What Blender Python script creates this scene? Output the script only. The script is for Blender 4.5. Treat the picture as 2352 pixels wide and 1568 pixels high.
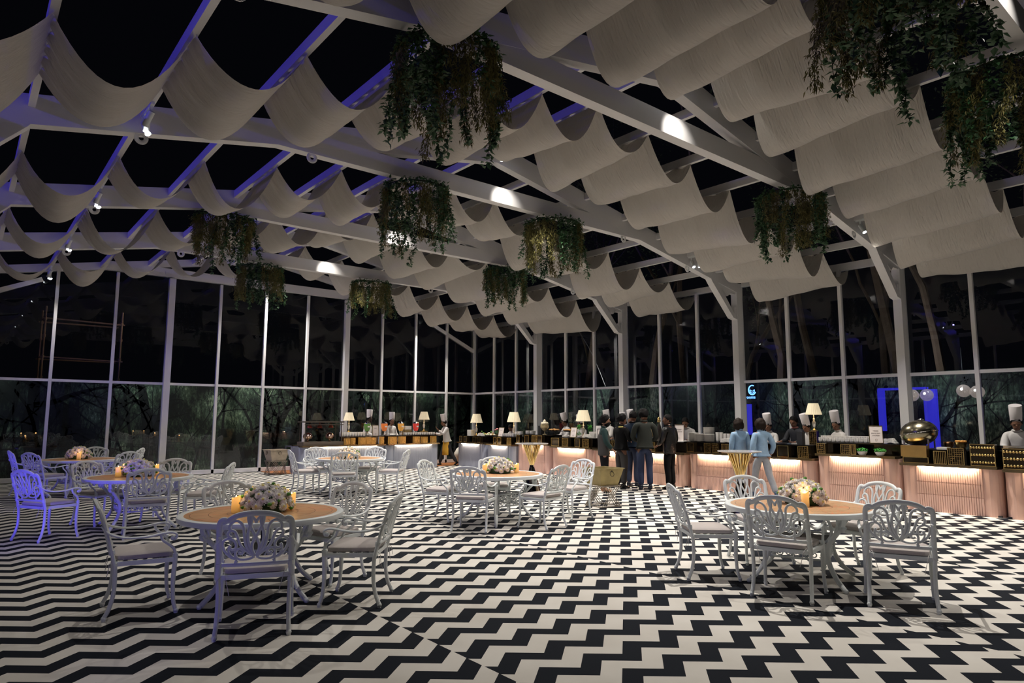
import bpy, bmesh, math, random
from mathutils import Vector, Matrix, Quaternion, noise
PI = math.pi
random.seed(7)
for o in list(bpy.data.objects): bpy.data.objects.remove(o)
SC = bpy.context.scene
C = SC.collection

# ------------------------------------------------------------------ camera
cam_d = bpy.data.cameras.new('camera'); cam = bpy.data.objects.new('camera', cam_d); C.objects.link(cam)
yaw, pitch, roll, fpx = 0.68913, 0.11484, 0.00344, 1532.46
F = Vector((math.sin(yaw)*math.cos(pitch), math.cos(yaw)*math.cos(pitch), math.sin(pitch)))
R = Vector((math.cos(yaw), -math.sin(yaw), 0)); U = R.cross(F)
R2 = R*math.cos(roll) + U*math.sin(roll); U2 = -R*math.sin(roll) + U*math.cos(roll)
m = Matrix((R2, U2, -F)).transposed().to_4x4(); m.translation = Vector((-14.954, -20.347, 1.6))
cam.matrix_world = m
cam_d.sensor_width = 36.0; cam_d.lens = fpx/2352*36.0; cam_d.clip_end = 300; cam_d.clip_start = 0.05
SC.camera = cam
SC.view_settings.view_transform = 'Standard'; SC.view_settings.look = 'None'
SC.view_settings.gamma = 1; SC.view_settings.use_curve_mapping = False
SC.view_settings.exposure = 0.22
# ------------------------------------------------------------------ night sky
w = bpy.data.worlds.new('night'); SC.world = w; w.use_nodes = True
w.node_tree.nodes['Background'].inputs[0].default_value = (0.0045, 0.005, 0.008, 1)
w.node_tree.nodes['Background'].inputs[1].default_value = 0.22
# ------------------------------------------------------------------ room lamps
BAY = 3.737; PS = 1.1214; W = 15.7; SL = 0.187; Z0 = 4.89
def fy(n): return -BAY*n
def roofz(x):
    return Z0 - SL*x if x > -W/2 else Z0 + SL*(W + x)
def lamp(kind, name, loc, energy, color=(1,1,1), aim=None, size=1.4, blend=1.0, radius=0.05):
    d = bpy.data.lights.new(name, kind); d.energy = energy; d.color = color
    if kind == 'SPOT': d.spot_size = size; d.spot_blend = blend; d.shadow_soft_size = radius
    elif kind == 'POINT': d.shadow_soft_size = radius
    o = bpy.data.objects.new(name, d); C.objects.link(o); o.location = loc
    if aim is not None:
        o.rotation_euler = (Vector(aim) - Vector(loc)).to_track_quat('-Z', 'Y').to_euler()
    return o
WARM = (1.0, 0.86, 0.70); COOL = (0.88, 0.90, 1.0); NEUT = (1.0, 0.94, 0.86)
# the track heads: three rows of them (left slope, ridge, right slope), one cluster in each bay
for n in range(0, 6):
    y = fy(n) - 0.62
    near = (1, 1, 1, 1, 1.0, .36)[n]
    lamp('SPOT', 'track_spot_left', (-13.36, y-.1, roofz(-13.46)-.42), (70, 60, 60, 150, 75, 20)[n], (1.0, 0.95, 0.88), (-12.6, y-.9, 0), 2.2, 1.0, .04)
    lamp('SPOT', 'track_spot_ridge', (-7.75, y, 5.75), 780*near, NEUT, (-7.7, y-.6, 0), 2.1, 1.0, .03)
    lamp('SPOT', 'track_spot_right', (-2.34, y, roofz(-2.24)-.42), 700*(near if n < 5 else .6), NEUT, (-3.2, y-.5, 0), 2.1, 1.0, .05)
# the ridge heads that graze the tie beams
for n in range(1, 6):
    lamp('SPOT', 'track_spot_beam', (-7.95, fy(n)-.62, 5.80), 40, (1.0, .93, .84), (-7.7, fy(n)-.1, 5.45), 1.0, .8, .03)
# unseen blue floods put beyond the left wall to tint the purlins
BLUE = (0.10, 0.07, 1.0)
for (y, e) in ((-17.5, 190), (-13.6, 230), (-9.8, 230), (-6.0, 220), (-2.4, 180)):
    lamp('SPOT', 'blue_flood_light', (-20.0, y, 5.9), e*1.25, BLUE, (-9.0, y+1.6, 5.6), 1.2, .7, .06)
# small blue LED cans standing on the carpet along the left side
for (x, y, e, ax, ay, az) in ((-15.35, -11.9, 210, -13.9, -9.3, .75), (-15.4, -7.4, 85, -13.3, -4.2, .8), (-15.35, -11.4, 26, -12.6, -10.0, .5), (-15.2, -16.6, 22, -13.2, -14.4, .5), (-15.4, -5.5, 110, -12.5, 0, 2.0)):
    lamp('SPOT', 'blue_led_can', (x, y, .35), e, BLUE, (ax, ay, az), .8, .9, .06)
# track heads turned onto the neighbouring drapes and mullions
for (x, n, ax, ay, az, e) in ((-13.36, 3, -12.75, -12.55, 4.70, 9), (-13.36, 1, -12.85, -5.9, 4.75, 7), (-7.8, 4, -6.15, -15.95, 5.55, 9), (-7.8, 3, -6.7, -12.5, 5.6, 8), (-2.2, 4, -1.15, -15.95, 4.75, 10), (-2.2, 3, -1.5, -12.2, 4.75, 7), (-7.8, 2, -8.9, -8.9, 5.5, 7), (-7.8, 1, -8.6, -4.9, 5.5, 7), (-13.36, 0, -13.25, -.05, 3.2, 26), (-7.8, 0, -7.95, -.05, 3.5, 22), (-2.3, 0, -2.65, -.05, 3.3, 26), (-2.3, 0, -5.3, -.05, 3.0, 20)):
    lamp('SPOT', 'track_spot_accent', (x, fy(n)-.40, (roofz(x) if x != -7.8 else 6.2)-.3), e, (1, .96, .86), (ax, ay, az), .75, 1.0, .02)
# ------------------------------------------------------------------ helpers
def nd(nt, t, **kw):
    n = nt.nodes.new(t)
    for k, v in kw.items():
        if k in ('op',): n.operation = v
        else: setattr(n, k, v)
    return n
def mat(name, col, rough=.5, metal=0.0, emit=None, es=1.0, bump=None, noise_amt=0.0, nscale=20.0, spec=None, alpha=None, trans=0.0, coat=0.0):
    if name in bpy.data.materials: return bpy.data.materials[name]
    mt = bpy.data.materials.new(name); mt.use_nodes = True; nt = mt.node_tree; b = nt.nodes['Principled BSDF']
    b.inputs['Base Color'].default_value = (*col, 1); b.inputs['Roughness'].default_value = rough; b.inputs['Metallic'].default_value = metal
    if spec is not None: b.inputs['Specular IOR Level'].default_value = spec
    if trans: b.inputs['Transmission Weight'].default_value = trans
    if coat: b.inputs['Coat Weight'].default_value = coat
    if emit is not None:
        b.inputs['Emission Color'].default_value = (*emit, 1); b.inputs['Emission Strength'].default_value = es
    if noise_amt:
        tc = nd(nt, 'ShaderNodeTexCoord'); nz = nd(nt, 'ShaderNodeTexNoise'); nz.inputs['Scale'].default_value = nscale; nz.inputs['Detail'].default_value = 5
        nt.links.new(tc.outputs['Object'], nz.inputs['Vector'])
        mx = nd(nt, 'ShaderNodeMix', data_type='RGBA')
        mx.inputs[6].default_value = (*[c*(1-noise_amt) for c in col], 1); mx.inputs[7].default_value = (*[min(1, c*(1+noise_amt)) for c in col], 1)
        nt.links.new(nz.outputs['Fac'], mx.inputs[0]); nt.links.new(mx.outputs[2], b.inputs['Base Color'])
    if bump:
        tc = nd(nt, 'ShaderNodeTexCoord'); nz = nd(nt, 'ShaderNodeTexNoise'); nz.inputs['Scale'].default_value = bump[0]; nz.inputs['Detail'].default_value = 4
        bp = nd(nt, 'ShaderNodeBump'); bp.inputs['Strength'].default_value = bump[1]; bp.inputs['Distance'].default_value = bump[2]
        nt.links.new(tc.outputs['Object'], nz.inputs['Vector']); nt.links.new(nz.outputs['Fac'], bp.inputs['Height']); nt.links.new(bp.outputs['Normal'], b.inputs['Normal'])
    return mt
class MB:
    def __init__(s): s.v = []; s.f = []; s.mi = []; s.m = 0
    def add(s, vs, fs):
        b = len(s.v); s.v += [tuple(v) for v in vs]
        for f in fs: s.f.append([b+i for i in f]); s.mi.append(s.m)
    def box(s, x0, x1, y0, y1, z0, z1, M=None):
        vs = [Vector((x, y, z)) for z in (z0, z1) for y in (y0, y1) for x in (x0, x1)]
        if M is not None: vs = [M @ v for v in vs]
        s.add(vs, [(0,2,3,1), (4,5,7,6), (0,1,5,4), (2,6,7,3), (0,4,6,2), (1,3,7,5)])
    def beam(s, a, b, w, h, up=(0,0,1)):
        a = Vector(a); b = Vector(b); d = (b-a).normalized(); u = Vector(up); sd = d.cross(u)
        if sd.length < 1e-4: sd = d.cross(Vector((1,0,0)))
        sd.normalize(); u = sd.cross(d).normalized()
        vs = []
        for p in (a, b):
            for (i, j) in ((-1,-1), (1,-1), (1,1), (-1,1)): vs.append(p + sd*(w/2*i) + u*(h/2*j))
        s.add(vs, [(0,1,2,3), (7,6,5,4), (0,4,5,1), (1,5,6,2), (2,6,7,3), (3,7,4,0)])
    def tube(s, pts, r, n=8, closed=False, cap=True, flat=None, nrm=None):
        pts = [Vector(p) for p in pts]; N = len(pts)
        if N < 2: return
        rs = r if isinstance(r, (list, tuple)) else [r]*N
        T = []
        for i in range(N):
            if closed: t = pts[(i+1) % N]-pts[i-1]
            else: t = pts[min(i+1, N-1)]-pts[max(i-1, 0)]
            T.append(t.normalized() if t.length > 1e-9 else Vector((0,0,1)))
        if nrm is not None: u0 = Vector(nrm)
        else: u0 = Vector((0,0,1)) if abs(T[0].z) < .9 else Vector((1,0,0))
        vs = []; u = u0
        for i in range(N):
            if nrm is not None: u = Vector(nrm)
            u = (u - T[i]*u.dot(T[i]))
            if u.length < 1e-6: u = T[i].orthogonal()
            u.normalize(); v = T[i].cross(u)
            for k in range(n):
                a = 2*PI*(k+.5)/n
                fl = flat if flat else 1.0
                vs.append(pts[i] + u*(math.cos(a)*rs[i]*fl) + v*(math.sin(a)*rs[i]))
        fs = []
        M_ = N if closed else N-1
        for i in range(M_):
            for k in range(n):
                a = i*n+k; b = i*n+(k+1) % n; c = ((i+1) % N)*n+(k+1) % n; d = ((i+1) % N)*n+k
                fs.append((a, b, c, d))
        if cap and not closed: fs.append(tuple(range(n))[::-1]); fs.append(tuple((N-1)*n+k for k in range(n)))
        s.add(vs, fs)
    def lathe(s, prof, n=24, M=None, capb=True, capt=True):
        vs = []
        for (r, z) in prof:
            for k in range(n):
                a = 2*PI*k/n; v = Vector((r*math.cos(a), r*math.sin(a), z)); vs.append(M @ v if M is not None else v)
        fs = []
        for i in range(len(prof)-1):
            for k in range(n): fs.append((i*n+k, i*n+(k+1) % n, (i+1)*n+(k+1) % n, (i+1)*n+k))
        if capb: fs.append(tuple(range(n))[::-1])
        if capt: fs.append(tuple((len(prof)-1)*n+k for k in range(n)))
        s.add(vs, fs)
    def ball(s, c, r, n=12, m=8, sc=(1,1,1), M=None):
        c = Vector(c); prof = [(math.sin(PI*i/m), -math.cos(PI*i/m)) for i in range(m+1)]
        vs = []
        for (q, z) in prof:
            for k in range(n):
                a = 2*PI*k/n; v = Vector((q*math.cos(a)*r*sc[0], q*math.sin(a)*r*sc[1], z*r*sc[2]))
                if M is not None: v = M.to_3x3() @ v
                vs.append(c+v)
        fs = []
        for i in range(m):
            for k in range(n): fs.append((i*n+k, i*n+(k+1) % n, (i+1)*n+(k+1) % n, (i+1)*n+k))
        s.add(vs, fs)
    def quad(s, a, b, c, d): s.add([a, b, c, d], [(0,1,2,3)])
    def prism(s, poly, d, M=None):
        # poly in local XY, extruded -d/2..d/2 along Z, then placed by M
        n = len(poly); vs = [Vector((x, y, -d/2)) for x, y in poly] + [Vector((x, y, d/2)) for x, y in poly]
        if M is not None: vs = [M @ v for v in vs]
        s.add(vs, [tuple(range(n))[::-1], tuple(range(n, 2*n))] + [(i, (i+1) % n, n+(i+1) % n, n+i) for i in range(n)])
    def mesh(s, name, mats, smooth=False, merge=False):
        me = bpy.data.meshes.new(name); me.from_pydata(s.v, [], s.f)
        if not isinstance(mats, (list, tuple)): mats = [mats]
        for q in mats: me.materials.append(q)
        if len(mats) > 1: me.polygons.foreach_set('material_index', s.mi)
        bm = bmesh.new(); bm.from_mesh(me)
        if merge: bmesh.ops.remove_doubles(bm, verts=bm.verts, dist=1e-5)
        bmesh.ops.recalc_face_normals(bm, faces=bm.faces); bm.to_mesh(me); bm.free()
        if smooth:
            me.polygons.foreach_set('use_smooth', [True]*len(me.polygons))
            if smooth != 'all': me.set_sharp_from_angle(angle=math.radians(40))
        me.update(); return me
    def build(s, name, mats, parent=None, smooth=False, loc=(0,0,0), rotz=0, merge=False):
        o = bpy.data.objects.new(name, s.mesh(name, mats, smooth, merge)); C.objects.link(o)
        o.location = loc; o.rotation_euler = (0, 0, rotz)
        if parent is not None: o.parent = parent
        return o
def tag(o, label=None, cat=None, group=None, kind=None):
    if label: o['label'] = label
    if cat: o['category'] = cat
    if group: o['group'] = group
    if kind: o['kind'] = kind
    return o
def empty(name, loc=(0,0,0), rz=0, label=None, cat=None, group=None):
    o = bpy.data.objects.new(name, None); C.objects.link(o); o.location = loc; o.rotation_euler = (0, 0, rz); o.empty_display_size = .1
    return tag(o, label, cat, group)
KIDS = {}
def copy_tree(root, loc, rz, label, group=None):
    if root not in KIDS: KIDS[root] = list(root.children); 
    r = root.copy(); C.objects.link(r); r.location = loc; r.rotation_euler = (0, 0, rz); r['label'] = label
    if group: r['group'] = group
    for ch in root.children:
        c = ch.copy(); C.objects.link(c); c.parent = r
        for g in ch.children:
            d = g.copy(); C.objects.link(d); d.parent = c
    return r
def crom(pts, k=5, closed=False):
    P = [Vector(p) if len(p) == 3 else Vector((p[0], p[1], 0)) for p in pts]; n = len(P); out = []
    rng = range(n) if closed else range(n-1)
    for i in rng:
        p0 = P[(i-1) % n] if (closed or i > 0) else P[0]*2-P[1]
        p1 = P[i]; p2 = P[(i+1) % n]; p3 = P[(i+2) % n] if (closed or i+2 < n) else P[-1]*2-P[-2]
        for j in range(k):
            t = j/k; out.append(.5*((2*p1)+(p2-p0)*t+(2*p0-5*p1+4*p2-p3)*t*t+(3*p1-p0-3*p2+p3)*t**3))
    if not closed: out.append(P[-1])
    return out
def Tm(x=0, y=0, z=0, rx=0, ry=0, rz=0):
    return Matrix.Translation((x, y, z)) @ Matrix.Rotation(rz, 4, 'Z') @ Matrix.Rotation(ry, 4, 'Y') @ Matrix.Rotation(rx, 4, 'X')

# ------------------------------------------------------------------ materials
M_steel = mat('painted white steel', (.78, .775, .78), .42, bump=(30, .05, .01))
M_white = mat('white powder coat', (.76, .80, .80), .36, bump=(60, .08, .004))
M_cush = mat('taupe cushion cloth', (.50, .45, .43), .9, bump=(180, .35, .003), noise_amt=.06, nscale=60)
M_gold = mat('polished brass', (.83, .60, .25), .16, 1.0)
M_dgold = mat('antique brass', (.42, .33, .16), .35, 1.0, noise_amt=.35, nscale=9)
M_chrome = mat('polished steel', (.72, .72, .74), .10, 1.0)
M_black = mat('black gloss', (.010, .009, .008), .12)
M_blackm = mat('black matte', (.016, .016, .018), .6)
M_porc = mat('white porcelain', (.82, .80, .76), .22)
M_leaf = mat('ivy leaf', (.030, .095, .032), .55, noise_amt=.5, nscale=8)
M_leaf2 = mat('olive trailing leaf', (.15, .135, .035), .65, noise_amt=.4, nscale=8)
M_stem = mat('vine stem', (.03, .035, .015), .8)
M_lens = mat('lamp lens', (1, 1, 1), .3, emit=(.95, .96, 1.0), es=22)

def fabric_mat():
    mt = bpy.data.materials.new('ivory drape cloth'); mt.use_nodes = True; nt = mt.node_tree; b = nt.nodes['Principled BSDF']
    out = nt.nodes['Material Output']
    b.inputs['Base Color'].default_value = (.60, .57, .525, 1); b.inputs['Roughness'].default_value = .6; b.inputs['Sheen Weight'].default_value = .25
    tr = nd(nt, 'ShaderNodeBsdfTranslucent'); tr.inputs[0].default_value = (.6, .56, .5, 1)
    mx = nd(nt, 'ShaderNodeMixShader'); mx.inputs[0].default_value = .14
    nt.links.new(b.outputs[0], mx.inputs[1]); nt.links.new(tr.outputs[0], mx.inputs[2]); nt.links.new(mx.outputs[0], out.inputs[0])
    tc = nd(nt, 'ShaderNodeTexCoord'); mp = nd(nt, 'ShaderNodeMapping'); mp.inputs['Scale'].default_value = (3.0, 22.0, 3.0)
    nz = nd(nt, 'ShaderNodeTexNoise'); nz.inputs['Scale'].default_value = 1.6; nz.inputs['Detail'].default_value = 6
    bp = nd(nt, 'ShaderNodeBump'); bp.inputs['Strength'].default_value = .8; bp.inputs['Distance'].default_value = .03
    nt.links.new(tc.outputs['Object'], mp.inputs[0]); nt.links.new(mp.outputs[0], nz.inputs['Vector']); nt.links.new(nz.outputs['Fac'], bp.inputs['Height'])
    nt.links.new(bp.outputs['Normal'], b.inputs['Normal'])
    return mt
M_fab = fabric_mat()

def glass_mat(name, refl=1.0, tint=(.93, .95, .95)):
    mt = bpy.data.materials.new(name); mt.use_nodes = True; nt = mt.node_tree; nt.nodes.remove(nt.nodes['Principled BSDF']); out = nt.nodes['Material Output']
    tr = nd(nt, 'ShaderNodeBsdfTransparent'); tr.inputs[0].default_value = (*tint, 1)
    gl = nd(nt, 'ShaderNodeBsdfGlossy'); gl.inputs['Roughness'].default_value = 0.0; gl.inputs[0].default_value = (.95, .97, 1, 1)
    fr = nd(nt, 'ShaderNodeFresnel'); fr.inputs[0].default_value = 1.5
    ml = nd(nt, 'ShaderNodeMath', operation='MULTIPLY'); ml.inputs[1].default_value = refl
    mx = nd(nt, 'ShaderNodeMixShader')
    nt.links.new(fr.outputs[0], ml.inputs[0]); nt.links.new(ml.outputs[0], mx.inputs[0]); nt.links.new(tr.outputs[0], mx.inputs[1]); nt.links.new(gl.outputs[0], mx.inputs[2]); nt.links.new(mx.outputs[0], out.inputs[0])
    return mt
M_glass = glass_mat('window glass', 1.1)
M_clear = glass_mat('clear glass', 1.3, (.9, .92, .92))

# floor: printed zigzag carpet laid in strips about 3 m wide
def floor_mat():
    mt = bpy.data.materials.new('zigzag carpet'); mt.use_nodes = True; nt = mt.node_tree; b = nt.nodes['Principled BSDF']; L = nt.links
    b.inputs['Roughness'].default_value = .9; b.inputs['Specular IOR Level'].default_value = .12
    tc = nd(nt, 'ShaderNodeTexCoord'); sp = nd(nt, 'ShaderNodeSeparateXYZ'); L.new(tc.outputs['Object'], sp.inputs[0])
    def mth(op, a, bb=None, c=None):
        n = nd(nt, 'ShaderNodeMath', operation=op)
        for i, v in enumerate((a, bb, c)):
            if v is None: continue
            if isinstance(v, (int, float)): n.inputs[i].default_value = v
            else: L.new(v, n.inputs[i])
        return n.outputs[0]
    X, Y = sp.outputs[0], sp.outputs[1]
    P = .3513
    # (from x, low-vertex x, top-edge y at a low vertex, zigzag period)
    strips = [(-40, -15.2, -14.0, .404), (-15.17, -14.394, -14.23, .4025), (-12.195, -10.912, -17.135, .4055), (-9.22, -8.302, -18.330, .398), (-6.28, -5.588, -12.639, .402), (-3.31, -3.1, -12.70, .402)]
    fac = None
    for (x0, xl, yl, per) in strips:
        t = mth('FRACT', mth('DIVIDE', mth('SUBTRACT', X, xl), per))
        tri = mth('SUBTRACT', 1.0, mth('ABSOLUTE', mth('SUBTRACT', mth('MULTIPLY', t, 2.0), 1.0)))
        yy = mth('ADD', mth('MULTIPLY', tri, .174), yl)
        ph = mth('FRACT', mth('DIVIDE', mth('SUBTRACT', yy, Y), P))
        blk = mth('LESS_THAN', ph, .49)
        if fac is None: fac = blk
        else:
            sel = mth('GREATER_THAN', X, x0); mxn = nd(nt, 'ShaderNodeMix', data_type='FLOAT')
            L.new(sel, mxn.inputs[0]); L.new(fac, mxn.inputs[2]); L.new(blk, mxn.inputs[3]); fac = mxn.outputs[0]
    nz = nd(nt, 'ShaderNodeTexNoise'); nz.inputs['Scale'].default_value = 1.3; nz.inputs['Detail'].default_value = 6; L.new(tc.outputs['Object'], nz.inputs['Vector'])
    cw = nd(nt, 'ShaderNodeValToRGB'); L.new(nz.outputs['Fac'], cw.inputs[0])
    cw.color_ramp.elements[0].position = .3; cw.color_ramp.elements[0].color = (.60, .565, .51, 1)
    cw.color_ramp.elements[1].position = .72; cw.color_ramp.elements[1].color = (.72, .69, .64, 1)
    mx = nd(nt, 'ShaderNodeMix', data_type='RGBA'); L.new(fac, mx.inputs[0]); L.new(cw.outputs[0], mx.inputs[6]); mx.inputs[7].default_value = (.0075, .010, .016, 1)
    L.new(mx.outputs[2], b.inputs['Base Color'])
    n2 = nd(nt, 'ShaderNodeTexNoise'); n2.inputs['Scale'].default_value = 350; L.new(tc.outputs['Object'], n2.inputs['Vector'])
    bp = nd(nt, 'ShaderNodeBump'); bp.inputs['Strength'].default_value = .2; bp.inputs['Distance'].default_value = .002; L.new(n2.outputs['Fac'], bp.inputs['Height']); L.new(bp.outputs['Normal'], b.inputs['Normal'])
    return mt
def struct(name, mb, m, smooth=False, parent=None):
    o = mb.build(name, m, parent, smooth); 
    if parent is None: o['kind'] = 'structure'
    return o
# ------------------------------------------------------------------ shell
YN = -22.4
b = MB(); b.box(-W-.1, .1, YN, .1, -.06, 0); struct('floor', b, floor_mat())
M_wood = mat('orange plywood deck', (.36, .13, .035), .55, noise_amt=.25, nscale=14)
M_ground = mat('dark ground', (.03, .03, .026), .95, noise_amt=.4, nscale=2)
b = MB(); b.box(-45, 45, -45, 40, -.35, -.3); struct('trim_9', b, M_ground)
# plywood deck strip that shows behind the carpet edge
b = MB(); b.box(-7.9, -.1, -1.25, -.06, 0.0, .012); struct('trim_8', b, M_wood)
# roof: purlins between the frames
b = MB()
xs = [-PS*i for i in range(15)]
for x in xs:
    for n in range(0, 6):
        y0 = fy(n)-.08; y1 = fy(n+1)+.08
        z = roofz(x)
        if x in (xs[0], xs[-1]): b.box(x-.05, x+.05, y1, y0, z-.0, z+.16)
        else: b.box(x-.035, x+.035, y1, y0, z, z+.14)
struct('ceiling', b, M_steel)
# portal frames
def frame_mesh(n, end=False):
    y = fy(n); b = MB(); w = .16
    M = Matrix(((1,0,0,0), (0,0,-1,y), (0,1,0,0), (0,0,0,1)))   # poly (x,z) -> world, extruded along y
    def pr(poly, d=w): b.prism(poly, d, M)
    def mir(poly): return [(-W-x, z) for x, z in poly][::-1]
    colt = 4.98
    def both(poly, d=w): pr(poly, d); pr(mir(poly), d)
    dc = .27 if not end else .12
    both([(-dc, 0), (0, 0), (0, colt), (-dc, 4.95)])
    # rafter
    dz = .36 if not end else .2
    zt = lambda x: Z0+.155-SL*x
    xr = -W/2
    both([(xr, zt(xr)-dz), (-dc, zt(-dc)-dz), (-dc, zt(-dc)), (xr, zt(xr))])
    # knee brace and haunch
    if not end:
        K_ = [(-.27, 4.05), (-.44, 4.08), (-1.28, 4.86), (-1.36, zt(-1.36)-dz+.02), (-1.05, zt(-1.05)-dz+.02)]
        pr(K_, w*.98); pr(mir([(x*.86, z) for x, z in K_]), w*.98)
        both([(-1.16, zt(-1.16)-dz+.02), (-.27, zt(-.27)-dz+.02), (-.27, 4.68), (-.52, 4.68), (-.62, 4.60)], w*.7)
        both([(-.27, 4.06), (-.27, 4.36), (-.35, 4.36), (-.36, 4.13)], w*.7)
    else:
        both([(-.12, 4.2), (-.22, 4.24), (-2.1, 5.1), (-2.15, 5.0), (-.12, 4.05)][:5], .1)
    # tie beam
    zb = 5.42 if not end else 5.5
    x1 = (Z0+.155-dz-zb)/SL
    h = .29 if not end else .24
    b.box(-W-x1-.05, x1+.05, y-w*.49, y+w*.49, zb, zb+h)
    return b
for n in range(0, 6):
    fr = struct('trim_%d' % (n+1), frame_mesh(n, n == 0), M_steel)
    if n > 0:
        for x in (-13.46, -11.26, -4.44, -2.24):
            zz = (Z0+.155-.36-SL*x if x > -W/2 else Z0+.155-.36+SL*(W+x)); zz = min(zz, 5.42)
            e = MB(); e.tube([(x+.055*math.cos(a), fy(n)-.05, zz-.055+.055*math.sin(a)) for a in [2*PI*k/20 for k in range(20)]], .028, 8, closed=True, flat=.5, nrm=(0,1,0))
            eo = e.build('lifting_eye', mat('eye plate white', (.85, .85, .85), .35), fr, True)
# window grids
mw = .07
b = MB()
for n in range(0, 6):
    for k in (1, 2): 
        y = fy(n)-BAY/3*k; b.box(-.09, .0, y-mw/2, y+mw/2, 0, Z0+.02)
    b.box(-.07, -.01, fy(n+1)+.08, fy(n)-.08, 2.485, 2.55)
    b.box(-.09, 0, fy(n+1)+.08, fy(n)-.08, 0, .12)
struct('wall_right', b, M_steel)
b = MB()
for n in range(0, 6):
    for k in (1, 2): 
        y = fy(n)-BAY/3*k; b.box(-W, -W+.09, y-mw/2, y+mw/2, 0, Z0+.02)
    b.box(-W+.01, -W+.07, fy(n+1)+.08, fy(n)-.08, 2.485, 2.55)
    b.box(-W, -W+.09, fy(n+1)+.08, fy(n)-.08, 0, .12)
struct('wall_left', b, M_steel)
b = MB(); A = 1.3253
for k in range(1, 12):
    x = -A*k; thick = k in (4, 8)
    zt = min(Z0 - SL*x if x > -W/2 else Z0+SL*(W+x), 5.5)-.04
    if thick: b.box(x-.08, x+.08, -.16, .0, 0, zt)
    else: b.box(x-mw/2, x+mw/2, -.09, 0, 0, zt)
b.box(-W+.1, -.1, -.07, -.01, 2.485, 2.55)
b.box(-W+.1, -.1, -.09, 0, 0.02, .13)
struct('wall_back', b, M_steel)
# glass
wi = 1
def window(x0, x1, y0, y1, ztop):
    global wi
    b = MB()
    if callable(ztop): za, zb_ = ztop(x0), ztop(x1)
    else: za = zb_ = ztop
    b.quad((x0, y0, .1), (x1, y1, .1), (x1, y1, zb_), (x0, y0, za))
    o = b.build('window_%d' % wi, M_glass); o['kind'] = 'structure'; wi += 1
for n in range(0, 6): window(-.03, -.03, fy(n), fy(n+1), Z0)
for n in range(0, 6): window(-W+.03, -W+.03, fy(n), fy(n+1), Z0)
for k in range(0, 3): 
    xa = -A*4*k; xb = max(-A*4*(k+1), -W)
    if k == 1: window(xa, xb, -.03, -.03, lambda x: 5.55)
    else: window(xa, xb, -.03, -.03, lambda x: min(roofz(x), 5.55))
# ------------------------------------------------------------------ drapes
def drape(yr, yl, seed, label, i0=0, i1=14):
    rnd = random.Random(seed); b = MB(); K = 16; NY = 30
    rows = []
    for i in range(i0, i1):
        sag = .60 + rnd.uniform(-.10, .12); sk = rnd.uniform(-.10, .10); skew2 = rnd.uniform(-.07, .07)
        xa, xb = -PS*i, -PS*(i+1); za, zb = roofz(xa)-.012, roofz(xb)-.012
        sp = (rnd.random() < .55)
        pk = rnd.uniform(0, 6)
        cols = []
        for k in range(K+1):
            t = k/K; row = []; gx = (i+t)/14; y0 = yr[0]+(yl[0]-yr[0])*gx; y1 = yr[1]+(yl[1]-yr[1])*gx
            for j in range(NY+1):
                s = j/NY; pin = 1-.55*min(1, 4*t*(1-t)*1.6)
                yy = y0+(y1-y0)*s
                g = .07*(1-4*t*(1-t))            # gathered a little on the purlins
                yy = (y0+y1)/2 + (yy-(y0+y1)/2)*(1-g*.8) + skew2*math.sin(PI*t)
                sg = (sag + sk*(s-.5)*2)*4*t*(1-t)
                z = za+(zb-za)*t - sg
                e_ = 1-4*t*(1-t); wr = .010*math.sin(s*17+pk+2*t)*(1-e_*.5) + .022*e_*math.sin(s*31+pk*2) + .012*math.sin(s*9+t*5+pk)*(1-e_)
                x = xa+(xb-xa)*t + wr*.5
                row.append((x, yy, z+wr))
            cols.append(row)
        base = len(b.v); vs = [p for r in cols for p in r]
        fs = [(k*(NY+1)+j, k*(NY+1)+j+1, (k+1)*(NY+1)+j+1, (k+1)*(NY+1)+j) for k in range(K) for j in range(NY)]
        b.add(vs, fs)
    o = b.build('fabric_drape', M_fab, None, 'all', merge=True)
    return tag(o, label, 'drape', 'swagged ceiling drapes')
drape((-1.1, -2.6), (-2.0, -2.75), 1, 'narrow ivory cloth strip swagged across the roof in the farthest bay')
drape((-3.95, -6.6), (-5.5, -6.68), 2, 'wide ivory cloth strip swagged across the second bay from the far glass wall')
drape((-8.35, -9.95), (-8.65, -9.68), 3, 'ivory cloth strip swagged across the middle bay of the roof')
drape((-12.0, -13.95), (-12.3, -13.66), 4, 'ivory cloth strip swagged over the round tables, second nearest to the viewer')
drape((-15.55, -17.4), (-15.55, -17.4), 5, 'broad ivory cloth strip swagged across the nearest bay, top of the photo')
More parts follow.
